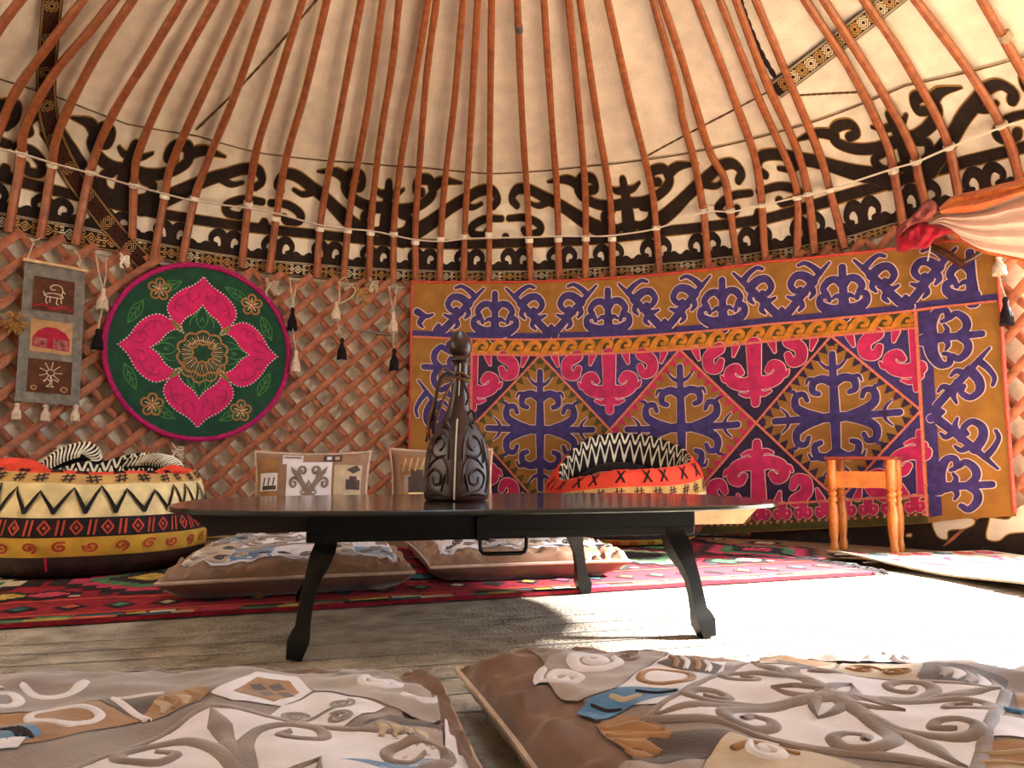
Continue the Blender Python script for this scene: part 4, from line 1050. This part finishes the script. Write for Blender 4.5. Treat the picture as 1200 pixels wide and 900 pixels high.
def draw_left(s, m):
    cv, W, R_, S_, spi = tools(s, m, .112)
    R_([(-120, 806), (135, 803), (152, 815), (116, 829), (0, 845), (-120, 850)], 'velvet_taupe'); S_([(28, 809), (45, 817), (68, 818), (88, 812), (97, 804)], (.006, .013, .011), 'velvet_white'); S_([(-10, 823), (14, 820), (22, 827), (12, 835), (-10, 838)], .008, 'velvet_white'); spi(-50, 825, 40, 'velvet_white', 1)
    R_([(-140, 852), (0, 846), (115, 830), (166, 851), (108, 863), (40, 880), (-10, 892), (-140, 900)], 'velvet_caramel'); cv.stroke([W(75+42*cos(q), 848+9.5*sin(q)) for q in lsp(0, 2*pi, 30)], .0065, 'velvet_white', .004, raw=True, e=.002); S_([(62, 857), (78, 860), (95, 856)], .004, 'velvet_white')
    R_([(-30, 856), (28, 855), (49, 871), (30, 879), (-10, 886)], 'velvet_blue', .003); R_([(-30, 880), (30, 877), (20, 888), (-30, 896)], 'velvet_white', .0035)
    for k in range(3): S_([(2+9*k, 862+2*k), (14+9*k, 868+2*k), (20+8*k, 876)], .003, 'bag_dark', .004)
    R_([(114, 828), (176, 820), (202, 822), (166, 852)], 'velvet_dark', .003); S_([(134, 826), (150, 837), (172, 850)], .006, 'velvet_white', .004); S_([(134, 826), (160, 824), (188, 823)], .005, 'velvet_white', .004)
    R_([(166, 845), (186, 826), (226, 815), (247, 824), (236, 832), (182, 850)], 'velvet_caramel', .0035)
    for k in range(4): S_([(182+12*k, 832-3*k), (194+12*k, 836-3*k), (190+13*k, 843-3.5*k)], (.003, .008, .004), 'velvet_caramel' if k % 2 else 'velvet_beige', .004, .004)
    R_([(246, 826), (300, 797), (350, 794), (368, 808), (332, 830), (272, 834)], 'velvet_white'); R_([(272, 824), (302, 802), (340, 800), (352, 810), (322, 828)], 'velvet_caramel', .003)
    for k in range(2):
        for j in range(2): x, y = 292+22*k+10*j, 812-4*k+7*j; R_([(x, y), (x+14, y-4), (x+22, y), (x+8, y+5)], 'velvet_dark', .004)
    R_([(330, 831), (370, 811), (456, 828), (396, 856), (312, 846)], 'velvet_white')
    for x, y, q, g_ in ((346, 840, .3, 1), (400, 843, 2.4, -1), (402, 828, 1.2, -1)):
        c = W(x, y); cv.stroke([(c[0]+.0175*(1-.85*j)*cos(q+g_*12*j), c[1]+.0175*(1-.85*j)*sin(q+g_*12*j)) for j in lsp(0, 1, 34)], .0028, 'velvet_taupe', .004, raw=True)
    S_([(356, 845), (376, 838), (392, 834)], .003, 'velvet_taupe', .004, 0)
    R_([(372, 809), (352, 796), (425, 788), (524, 792), (526, 836), (456, 826)], 'velvet_grey'); spi(452, 799, 27, 'velvet_white', 2.5); spi(498, 810, 25, 'velvet_white', .5, -1)
    R_([(430, 851), (462, 836), (500, 834), (524, 846), (526, 858), (470, 860)], 'velvet_dark', .003); R_([(420, 858), (452, 846), (500, 844), (529, 852), (532, 882), (470, 872)], 'velvet_grey', .004)
    for k in range(4): S_([(446+16*k, 852-1*k), (456+16*k, 856), (452+17*k, 863)], (.003, .010, .005), 'velvet_beige', .005, .005)
    R_([(440, 872), (532, 884), (540, 900), (460, 900)], 'velvet_beige', .004); R_([(400, 902), (470, 890), (538, 885), (540, 897), (500, 906)], 'velvet_blue', .005)
    R_([(530, 794), (548, 794), (596, 905), (600, 960), (548, 960), (534, 890)], 'velvet_white', .002)
    tl_ = np.array(W(245, 839)); ev = np.array((.43, -.115)); fv = np.array((-.12, -.43)); main = [tuple(tl_+fv), tuple(tl_+fv+ev), tuple(tl_+ev), tuple(tl_)]
    cv.poly(main, 'velvet_white', .0045, .016); frame(cv, main, .008, 'velvet_taupe', .002, .006); horn_panel(cv, square(main), 'velvet_taupe', .155, .006, .0062)
Cushion([(-1.02, .36), (.128, .38), (-.118, 1.315), (-1.10, 1.27)], .108, .008, 3.9, .008).make('floor_cushion', 'large brown patchwork floor cushion in the left foreground of the picture', 'velvet_taupe', 'satin_brown', draw_left, 96, G, .82)

# ================================================================== BACK PILLOWS
def pillow(c, ex, tilt, a, b, t, label, draw, seed):
    ex = Vector(ex).normalized(); ey = Vector((-ex.y*sin(tilt), ex.x*sin(tilt), cos(tilt))); nn = ex.cross(ey); c = Vector(c)
    def f(x, y, h, sg=1):
        k = .07; X = x*a*(1-k*(1-y*y)*abs(x)); Y = y*b*(1-k*(1-x*x)*abs(y))
        g = (max(0, 1-x**4)*max(0, 1-y**4))**.5
        w = .006*fbm(x*3+seed, y*3, sg)*g+.004*fbm(x*8, y*8, seed)*(1-g)
        return c+ex*X+ey*Y+nn*sg*(t*g+w+h)
    root = thing('pillow', label, 'pillow', c-ey*b, 'brown patchwork pillows')
    ts = [math.copysign(abs(t_)**.8, t_) for t_ in lsp(-1, 1, 34)]
    m = MB(); m.grid(lambda x, y: f(x, y, 0, 1), ts, ts, 'satin_tan'); m.grid(lambda x, y: f(x, y, 0, -1), ts, ts, 'satin_tan', flip=True); m.build('cover', root)
    m = MB(); e = lsp(-1, 1, 24); ring = [(x, -1) for x in e]+[(1, y) for y in e[1:]]+[(-x, 1) for x in e[1:]]+[(-1, -y) for y in e[1:-1]]
    m.tube([f(x, y, 0) for x, y in ring], .0065, 'piping_pale', 6, closed=True); m.build('piping', root)
    m = MB(); cv = Canvas(m, lambda u, v, h: f(u, v, h)); draw(cv); m.build('patchwork_panel', root)
def dp1(cv):
    cv.rect(-.98, -.9, -.56, .8, 'velvet_caramel', .002); cv.rect(-.9, .0, -.58, .42, 'velvet_white', .004); cv.rect(-.86, .02, -.6, .12, 'velvet_dark', .005)
    for k in range(3): cv.stroke([(-.84+.09*k, .14), (-.82+.09*k, .3)], .014, 'velvet_dark', .005)
    cv.rect(-.5, .64, -.15, .9, 'velvet_white', .003); cv.rect(-.48, .80, -.18, .86, 'velvet_taupe', .004); cv.rect(.2, .72, .52, .92, 'velvet_dark', .003); cv.rect(.26, .76, .34, .86, 'velvet_white', .004); cv.rect(.40, .76, .48, .86, 'velvet_beige', .004)
    cv.rect(.40, -.1, .9, .62, 'velvet_beige', .002); cv.rect(.62, .02, .88, .26, 'velvet_dark', .004); cv.rect(.68, .26, .82, .34, 'velvet_dark', .004); cv.poly([(.62, .5), (.8, .62), (.88, .5), (.75, .4)], 'velvet_dark', .004); cv.rect(.58, -.62, .9, -.1, 'bag_cream', .002)
    for k in range(4): cv.stroke([(.74, -.36), (.74+.12*cos(k*pi/4), -.36+.16*sin(k*pi/4))], .012, 'velvet_beige', .004); cv.stroke([(.74, -.36), (.74-.12*cos(k*pi/4), -.36-.16*sin(k*pi/4))], .012, 'velvet_beige', .004)
    q = [(-.42, -.80), (.36, -.80), (.36, .70), (-.42, .70)]; cv.poly(q, 'velvet_white', .004, .1); horn_panel(cv, square([(-.36, -.70), (.30, -.70), (.30, .60), (-.36, .60)]), 'velvet_taupe', .40, .0, .006)
def dp2(cv):
    cv.rect(-.85, .05, -.1, .8, 'velvet_caramel', .002); cv.rect(-.78, -.1, .05, .3, 'velvet_grey', .003); cv.rect(-.70, -.12, -.22, .26, 'velvet_dark', .005); cv.rect(-.64, .26, -.4, .42, 'velvet_dark', .005); cv.rect(-.7, -.75, .0, -.12, 'bag_cream', .004)
    for k in range(5): cv.stroke([(-.8+.12*k, .4), (-.72+.12*k, .72)], .015, 'velvet_beige', .004)
    cv.rect(.1, -.8, .8, .7, 'velvet_white', .002); horn_panel(cv, square([(.15, -.7), (.75, -.7), (.75, .6), (.15, .6)]), 'velvet_taupe', .26, 0, .004)
pillow((-.855, 3.31, .298), (1, .16, 0), .22, .243, .182, .072, 'brown patchwork pillow with a big white scroll square, standing left of the leather flask', dp1, 2)
pillow((-.315, 3.50, .306), (1, .20, 0), .22, .236, .190, .07, 'brown patchwork pillow half hidden behind the leather flask', dp2, 5)

# ================================================================== LOW TABLE
TC = Vector((-.076, 2.119)); TA = (.9737, .228)
def tl(a, b, z): return Vector((TC.x+TA[0]*a-TA[1]*b, TC.y+TA[1]*a+TA[0]*b, z))
tf = lambda p: tl(p.x, p.y, p.z)
table = thing('low_table', 'long black low table with rounded ends and curved legs in the middle of the yurt', 'table', tl(0, 0, .008))
def easy(P, q=.03):
    o = []
    for i in range(len(P)):
        p, a, b = Vector(P[i]), Vector(P[i-1]), Vector(P[(i+1) % len(P)])
        for t in lsp(0, 1, 5):
            u0, u1 = p+(a-p).normalized()*q, p+(b-p).normalized()*q
            o.append(tuple((u0*(1-t)+p*t)*(1-t)+(p*(1-t)+u1*t)*t))
    return o
def supe(a, b, n, k=72):
    o = []
    for i in range(k):
        c_, s_ = cos(2*pi*i/k), sin(2*pi*i/k); r = (abs(c_)**n+abs(s_)**n)**(-1/n); o.append((a*c_*r, b*s_*r))
    return o
m = MB(); m.prism(supe(.785, .455, 3.0), .313, .325, 'table_black', tf, .003); m.build('tabletop', table)
for x0, x1, xb0, xb1, k, lab in ((-.715, .0, -.66, .0, 'table_under', None), (.0, .685, .0, .635, 'pale_or_lit_wood', 'right half of the underframe, coloured pale as if lit from the floor')):  # pale right half: light bounced off the floor, put into the colour; left stays dark
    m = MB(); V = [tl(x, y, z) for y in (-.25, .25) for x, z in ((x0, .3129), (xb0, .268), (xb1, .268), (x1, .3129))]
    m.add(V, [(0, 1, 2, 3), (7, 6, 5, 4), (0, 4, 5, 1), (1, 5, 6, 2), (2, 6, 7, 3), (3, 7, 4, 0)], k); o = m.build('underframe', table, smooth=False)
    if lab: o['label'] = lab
m = MB(); m.prism(easy([(-.46, -.28), (.485, -.28), (.485, .28), (-.46, .28)], .006), .246, .268, 'leg_black', tf, .002)
m.prism(easy([(-.46, -.282), (.485, -.282), (.485, -.256), (-.46, -.256)], .004), .2675, .3125, 'leg_black', tf, .002); m.build('apron', table, smooth=False)
LEGS = [(-.414, -.262, -.477, -.342), (.432, -.262, .480, -.341), (.325, .262, .397, .335), (-.40, .262, -.485, .325)]
f = [(.246, 0, .025), (.226, .10, .028), (.205, .24, .028), (.175, .42, .021), (.142, .58, .017), (.105, .68, .017), (.072, .75, .018), (.058, .81, .023), (.043, .88, .026), (.02, .96, .021), (.008, 1.0, .018)]
for x0, y0, x1, y1 in LEGS:
    P = [tl(x0+(x1-x0)*d, y0+(y1-y0)*d, z) for z, d, r in f]
    m = MB(); m.tube([P[0]+Vector((0, 0, .02))]+P, [.026*1.22]+[r*1.25 for z, d, r in f], 'leg_black', 4, up=(TA[0], TA[1], 0)); m.build('leg', table, sharp=50)
m = MB(); fy = -.289
m.tube([tl(a, fy, z) for a, z in ((-.066, .25), (-.066, .232), (-.065, .222), (-.059, .214), (-.045, .2125), (-.01, .2125), (.032, .2125), (.041, .216), (.045, .226), (.046, .25))], .0048, 'iron', 8)
o = m.build('handle', table); o['label'] = 'black metal carrying handle'
m = MB(); m.prism([(-.075, -.295), (-.045, -.295), (-.045, -.281), (-.075, -.281)], .244, .30, 'iron', tf, .002); m.build('latch', table, smooth=False)

# ================================================================== LEATHER FLASK
FX, FY, S_ = -.150, 2.075, .00229
fprof = [(588, 34), (586, 37), (575, 38.5), (560, 38.5), (545, 38), (530, 36), (518, 32.5), (508, 28), (500, 23), (492, 18), (482, 14), (472, 11.5), (460, 10), (445, 9), (432, 9), (427, 9.5), (424, 12), (421, 12), (418, 9.5), (415, 12), (409, 14), (402, 13.5), (396, 11), (391, 7), (388, 4)]
def fl_c(y): return Vector((FX+S_*(np.interp(y, [388, 430, 500, 588], [3.5, 4.5, 2, 0])), FY, .3255+(588-y)*S_))
def fl_pt(a, y, h=0):
    hw = float(np.interp(588-y, [588-p[0] for p in fprof], [p[1] for p in fprof]))*S_
    k = min(1, max(0, (y-470)/40)); ex = 2-.75*k; dp = hw*(1-.18*k)
    c_, s_ = cos(a), sin(a); r = (abs(c_)**ex+abs(s_)**ex)**(-1/ex)
    return fl_c(y)+Vector((c_*r*(hw+h), s_*r*(dp+h), 0))
fk = thing('leather_flask', 'tall dark leather flask with embossed scrolls standing on the low table', 'flask', (FX, FY, .3255))
def flask_rows(ys, k, nm, cap0, cap1):
    m = MB(); n = 56; V = [fl_pt(2*pi*i/n-pi/2, y) for y in ys for i in range(n)]
    Fc = [(j*n+i, j*n+(i+1) % n, (j+1)*n+(i+1) % n, (j+1)*n+i) for j in range(len(ys)-1) for i in range(n)]
    Fc += [tuple(range(n))[::-1], tuple((len(ys)-1)*n+i for i in range(n))]
    m.add(V, Fc, k); return m
m = flask_rows(sorted(set([p[0] for p in fprof if p[0] >= 424]+lsp(580, 440, 18)), reverse=True), 'leather', 'body', 1, 1)
cv = Canvas(m, lambda u, v, h: fl_pt(-pi/2+u, 588-v, h))
for side in (1, -1):
    c = cv.sub(lambda p, side=side: (p[0]*side, p[1]))
    for pts in ([(.5, 8), (1.1, 14), (1.25, 28), (.9, 36), (.55, 30), (.6, 20), (.9, 19), (.95, 26)], [(.25, 20), (.3, 40), (.55, 50), (.95, 46), (1.2, 38)], [(.4, 52), (.8, 50), (1.15, 56), (1.1, 70), (.75, 74), (.5, 66), (.65, 58), (.85, 62)], [(.25, 48), (.3, 66), (.5, 78), (.8, 82)],
                [(1.35, 10), (1.45, 30), (1.35, 52), (1.3, 70)], [(.3, 6), (.7, 8), (1.3, 6)], [(.35, 84), (.7, 90), (.9, 84)], [(.5, 12), (.35, 30)], [(1.2, 44), (1.3, 60)]):
        P = cr(pts, 8); Wd = 2.1
        # stroke in mixed units: scale u so that widths are even
        cs_ = Canvas(m, lambda u, v, h: fl_pt(-pi/2+u/28, 588-v, h)); cs_.stroke([(p[0]*28*side, p[1]) for p in P], (1.2, 2.2, 1.2), 'leather', .0, raw=True, e=.0042)
m.build('body', fk, sharp=60)
m = flask_rows([424, 421, 418, 415, 412, 409, 405, 402, 399, 396, 393, 391, 389, 388], 'leather', 'stopper', 1, 1); m.build('stopper', fk, sharp=60)
m = MB(); m.tube([fl_pt(-pi/2, y, .0008) for y in lsp(586, 494, 14)], .0022, 'thread_white', 6); m.tube([fl_pt(-pi/2, y, .0008) for y in lsp(466, 428, 6)], .0016, 'thread_white', 6); m.build('seam', fk)
m = MB(); c = fl_c(446); m.tube([c+Vector((.026*cos(t), .026*sin(t), .006*sin(2*t))) for t in lsp(0, 2*pi, 21)[:-1]], .005, 'thong', 6, closed=True)
m.tube([c+Vector((.027*cos(t), .027*sin(t), .010+.004*sin(3*t))) for t in lsp(0, 2*pi, 21)[:-1]], .004, 'thong', 6, closed=True); o = m.build('neck_thong', fk)
def fpx(x, y, d=0): return Vector((FX+(x-533)*S_, FY+d, .3255+(588-y)*S_))
for k, P in enumerate(([(530, 444), (520, 446), (512, 462), (506, 490), (499, 520)], [(529, 446), (517, 450), (508, 478), (502, 500), (503, 518)], [(530, 442), (524, 440), (514, 452), (510, 480), (507, 512)], [(531, 446), (524, 460), (514, 486), (508, 506)], [(541, 448), (546, 462), (548, 470), (545, 478)], [(528, 440), (520, 436), (514, 446), (520, 452), (530, 448)])):
    m = MB(); m.tube([fpx(x, y, -.028-.006*(k % 3)-.02*sin(pi*i/20)) for i, (x, y) in enumerate(cr(P, 5))], .0042 if k < 4 else .003, 'thong' if k % 2 else 'leather_dark', 6); m.build('strap', fk)
m = MB(); P = cr([(545, 478), (556, 470), (566, 476), (560, 486)], 6); 
m.tube([fpx(533+12+ (x-545)*.5, y+14, -.02) for x, y in P], .003, 'leather_dark', 6); m.build('strap', fk)

# ================================================================== FABRIC BASKETS
def basket(c, label, R_, H_, rimf, seed, wob, leanx=0, vb=(.22, .34, .46, .66, .735), nz=44):
    v1, v2, v3, v4, v5 = vb; ctr = lambda a, b: (a+b)/2; y1, y2, d1, d2 = v1, v2, v2, v3
    prof = [(.0, .0, .30), (.03, .0, .70), (.07, .012, .84), (.14, .09, .94), (.24, .24, .995), (.36, .42, 1.02), (.48, .60, 1.0), (.58, .76, .965), (.66, .88, .91), (.72, .96, .855), (.77, 1.0, .80), (.81, .985, .765), (.88, .80, .73), (.95, .45, .70), (.985, .18, .6), (1.0, .14, .2)]
    vv = [p[0] for p in prof]; zz = [p[1] for p in prof]; rr_ = [p[2] for p in prof]
    def f(a, v, h):
        z, r = float(np.interp(v, vv, zz)), float(np.interp(v, vv, rr_)); s = rimf(a)
        inn = v > .79
        w = 1+wob*fbm(cos(a)*1.4+seed, sin(a)*1.4, v*3)+wob*.4*fbm(cos(a)*4+seed, sin(a)*4, v*7)
        zk = H_*z*(1+(s-1)*min(1, max(0, (z-.15)/.6)))
        x = r*R_*w+(-h if inn else h); x0 = c[0]+cos(a)*x+leanx*z; 
        return Vector((x0, c[1]+sin(a)*x, c[2]+zk+h*(.6 if .5 < v < .8 else 0)+(wob*.1*fbm(cos(a)*3+seed, sin(a)*3, 9)*(z > .8))))
    root = thing('fabric_basket', label, 'basket', c, 'colourful fabric baskets')
    As = [2*pi*i/96 for i in range(96)]
    bands = [(0, v1, 'bag_brown'), (v1, v2, 'bag_yellow'), (v2, v3, 'bag_dark'), (v3, v4, 'bag_cream'), (v4, v5, 'bag_tan'), (v5, .775, 'bag_coral')]
    m = MB()
    for a, b, k in bands: m.grid(lambda u, v: f(u, v, 0), As, lsp(a, b, 7), k, closeu=True)
    LR = R_*.95; SV = H_*1.9
    cv = Canvas(m, lambda u, v, h: f(u/LR, v/SV, h+.0015)); U = 2*pi*LR; V_ = lambda v: v*SV
    n = 56
    for i in range(n):
        u0 = U*i/n; w = U/n; q = seed+i; hx = i % 2 == 0
        zc, zh = V_(ctr(v3, v4)), V_(v4-v3)*.34
        zj = zh*(1+.3*sin(q*2.3))
        if hx: cv.stroke(dense([(u0, zc-zh), (u0+w+.008*sin(q), zc+zj), (u0+2*w, zc-zh)]), (.0075, .0040, .0075), 'bag_black', .0025, raw=True)
        um = u0+w*.5; hc, hh = V_(ctr(v4, v5)), V_(v5-v4)*.36
        for k in range(4):                                # hash marks
            d = w*.5; t = .4*sin(q*1.7)
            if not hx: continue
            if k < 2: cv.stroke([(um-d+t*.01, hc-.004+(k-.5)*.017), (um+d, hc+.004+(k-.5)*.017)], .0034, 'bag_brown', .001)
            else: cv.stroke([(um+(k-2.5)*.020, hc-hh), (um+(k-2.5)*.020+t*.02, hc+hh)], .0034, 'bag_brown', .001)
        xc, xh = V_(ctr(v5, .775)), V_(.775-v5)*.30
        if i % 8 in (0, 3, 5) and xh > .008:
            for sg in (1, -1): cv.stroke([(um-sg*.019, xc-xh), (um+sg*.019, xc+xh)], .0055, 'bag_black', .001)
        dc, dh = V_(ctr(v2, v3)), V_(v3-v2)*.36
        if i % 2:
            cv.stroke(dense([(um-.017, dc), (um, dc+dh), (um+.017, dc), (um, dc-dh), (um-.017, dc)], 3), .0034, 'bag_red', .0018, raw=True)
            cv.poly([(um-.007, dc), (um, dc+dh*.35), (um+.007, dc), (um, dc-dh*.35)], 'bag_red', .001)
        else:
            for k in (-.008, .008): cv.stroke([(um+k-.003, dc-dh), (um+k+.003, dc+dh)], .0034, 'bag_red', .001)
        if hx:
            yc = V_(ctr(v1, v2)); cv.stroke([(um+.024*(1-.8*t)*cos(8*t+q), yc+.024*(1-.8*t)*sin(8*t+q)) for t in lsp(0, 1, 22)], .0046, 'bag_red', .001, raw=True)
            zc = V_(v1*.6); cv.stroke([(um-.022, zc-.014), (um+.022, zc-.014), (um+.022, zc+.014), (um-.022, zc+.014), (um-.022, zc-.014)], .003, 'bag_dark', .001, raw=True)
    m.build('outer_cover', root)
    m = MB(); m.grid(lambda u, v: f(u, v, 0), As, lsp(.775, .93, 10), 'bag_black', closeu=True); m.grid(lambda u, v: f(u, v, 0), As, lsp(.93, 1.0, 8), 'bag_lining', closeu=True)
    cv = Canvas(m, lambda u, v, h: f(u/LR, v/SV, h+.002))
    for i in range(nz):
        u0 = U*i/nz; w = U/nz
        for dv, ww in ((0, .0055), (.05, .005)): cv.stroke([(u0, V_(.787+dv)), (u0+w*.5, V_(.842+dv)), (u0+w, V_(.787+dv))], ww, 'bag_white', .001, n=4)
    m.add([f(a, 1.0, 0) for a in As], [tuple(range(96))], 'bag_lining'); m.build('lining', root)
    return root, f
def rim1(a): return 1+.17*max(0, sin(a))**2*(1+.25*sin(5*a+1))+.05*max(0, sin(a-2.2))**3
b1, f1 = basket((-1.665, 3.08, .026), 'round fabric basket in bands of cream, black and yellow at the left edge', .425, .372, rim1, 1.0, .05)
def rim2(a): return .96+.46*max(0, sin(a))**1.3+.05*sin(a)+.13*cos(a)+.04*sin(3*a+1)
b2, f2 = basket((.565, 4.13, .026), 'slumped fabric basket with a coral rim, standing open in front of the tapestry', .43, .40, rim2, 4.2, .07, .03, (.05, .14, .38, .49, .59), 34)
# loose folds of cloth lying in and over the rims
def fold(root, P, rs, k, flat=.6, stripes=None, lab=None):
    P = [Vector(p) for p in P]; Q = [Vector(q) for q in cr([tuple(p) for p in P], 6)]
    R2 = np.interp(lsp(0, 1, len(Q)), lsp(0, 1, len(rs)), rs); m = MB(); m.tube(Q, list(R2), k, 12, flat=flat)
    if stripes:
        for i in range(1, len(Q)-1, 1):
            t = (Q[i+1]-Q[i-1]).normalized(); s = t.cross(Vector((0, 0, 1))).normalized(); n_ = s.cross(t)
            m.tube([Q[i]+s*cos(a)*(R2[i]+.001)+n_*sin(a)*(R2[i]*flat+.001)+t*.012*math.sin(a*2) for a in lsp(-.6, pi+.6, 11)], .0042, stripes, 4)
    o = m.build('rim_fold', root)
    if lab: o['label'] = lab
    return o
B1 = Vector((-1.665, 3.08, 0))
fold(b1, [B1+Vector(p) for p in ((-.36, -.10, .375), (-.28, -.14, .405), (-.18, -.12, .405), (-.10, -.10, .375))], (.02, .05, .045, .015), 'bag_coral', .8, lab='red folded corner of the rim')
fold(b1, [B1+Vector(p) for p in ((-.17, -.07, .40), (-.10, -.04, .45), (-.02, -.02, .47), (.03, -.02, .43))], (.03, .055, .055, .02), 'bag_black', .7, 'bag_white', 'black and white striped lining folded outward')
fold(b1, [B1+Vector(p) for p in ((.06, .1, .42), (.16, .12, .435), (.26, .08, .425), (.33, .02, .40))], (.03, .05, .045, .02), 'bag_black', .6, 'bag_white', 'black and white striped lining folded outward')
fold(b1, [B1+Vector(p) for p in ((.28, -.08, .385), (.33, -.05, .40), (.36, .02, .395))], (.015, .03, .015), 'bag_coral', .7)
m = MB(); a_ = rad(-80); m.tube([f1(a_, v, .004) for v in (.22, .19, .16, .13)], .007, 'crimson', 6, flat=.4); o = m.build('tag', b1); o['label'] = 'small red cloth tag'
B2 = Vector((.565, 4.15, 0))
for k, (P, rs, kk) in enumerate((([(-.2, -.05, .30), (-.08, -.12, .34), (.06, -.10, .33), (.18, -.03, .30)], (.03, .05, .045, .03), 'bag_lining'), ([(-.2, .1, .34), (-.05, .08, .40), (.1, .1, .40), (.22, .06, .36)], (.03, .045, .04, .03), 'bag_dark'), ([(-.22, 0, .30), (-.1, .0, .36), (.0, -.04, .36), (.14, .03, .35)], (.02, .03, .03, .02), 'velvet_caramel'))):
    fold(b2, [B2+Vector(p) for p in P], rs, kk, .7)

# ================================================================== STOOL
K = .95; SC = Vector((1.80*K, 3.95*K)); SA = (.848, -.53)
def sl_(a, b, z): return Vector((SC.x+SA[0]*a-SA[1]*b, SC.y+SA[1]*a+SA[0]*b, z))
st = thing('stool', 'small varnished wooden stool with turned legs in front of the tapestry', 'stool', sl_(0, 0, 0))
sf = lambda p: sl_(p.x, p.y, p.z); g = .128
m = MB(); m.prism(easy([(-.158, -.158), (.158, -.158), (.158, .158), (-.158, .158)], .015), .443, .459, 'stool_red', sf, .004); o = m.build('seat', st, smooth=False); o['label'] = 'reddish brown flat seat'
LP = [(.017, .0), (.0185, .008), (.0215, .03), (.017, .052), (.0165, .06), (.0215, .11), (.0235, .17), (.020, .225), (.0145, .242), (.021, .25), (.021, .262), (.014, .27), (.0205, .28), (.0205, .29), (.014, .298), (.0225, .309), (.0225, .4425)]
for a in (-1, 1):
    for b in (-1, 1):
        m = MB(); m.lathe(LP, 'stool_wood', sl_(a*g, b*g, 0), 18); m.build('leg', st, sharp=60)
for a, b in ((0, -1), (0, 1), (-1, 0), (1, 0)):
    m = MB(); hw = g-.018; t = .010
    P = [(-hw, b*g-t), (hw, b*g-t), (hw, b*g+t), (-hw, b*g+t)] if b else [(a*g-t, -hw), (a*g+t, -hw), (a*g+t, hw), (a*g-t, hw)]
    m.prism(P, .312, .388, 'stool_wood', sf, .002); m.build('apron_board', st, smooth=False)

# ================================================================== LIGHT
w = bpy.data.worlds.new('world'); sc.world = w; w.use_nodes = True
bg = w.node_tree.nodes['Background']; bg.inputs['Color'].default_value = (.72, .85, 1, 1); bg.inputs['Strength'].default_value = 2.1
s = bpy.data.lights.new('sun', 'SUN'); s.energy = 22; s.angle = rad(6); s.color = (1, .965, .91)
so = bpy.data.objects.new('sun', s); COL.objects.link(so)
so.rotation_euler = Vector((-1, -.13, -.60)).to_track_quat('-Z', 'Y').to_euler()
def portal(nm, loc, d, sx, sy):
    l = bpy.data.lights.new(nm, 'AREA'); l.shape = 'RECTANGLE'; l.size = sx; l.size_y = sy; l.cycles.is_portal = True
    o = bpy.data.objects.new(nm, l); COL.objects.link(o); o.location = loc; o.rotation_euler = Vector(d).to_track_quat('-Z', 'Z').to_euler()
portal('door_portal', pol((DOOR0+DOOR1)/2, 3.06, DOORH/2), (-sin((DOOR0+DOOR1)/2), -cos((DOOR0+DOOR1)/2), 0), 1.75, DOORH)
portal('crown_portal', (CX, CY, 2.99), (0, 0, -1), 1.25, 1.25)
sc.view_settings.view_transform = 'Standard'; sc.view_settings.look = 'None'; sc.view_settings.gamma = 1
sc.view_settings.use_curve_mapping = False; sc.view_settings.exposure = 2.3
sc.cycles.max_bounces = 10; sc.cycles.diffuse_bounces = 7; sc.cycles.sample_clamp_indirect = 8
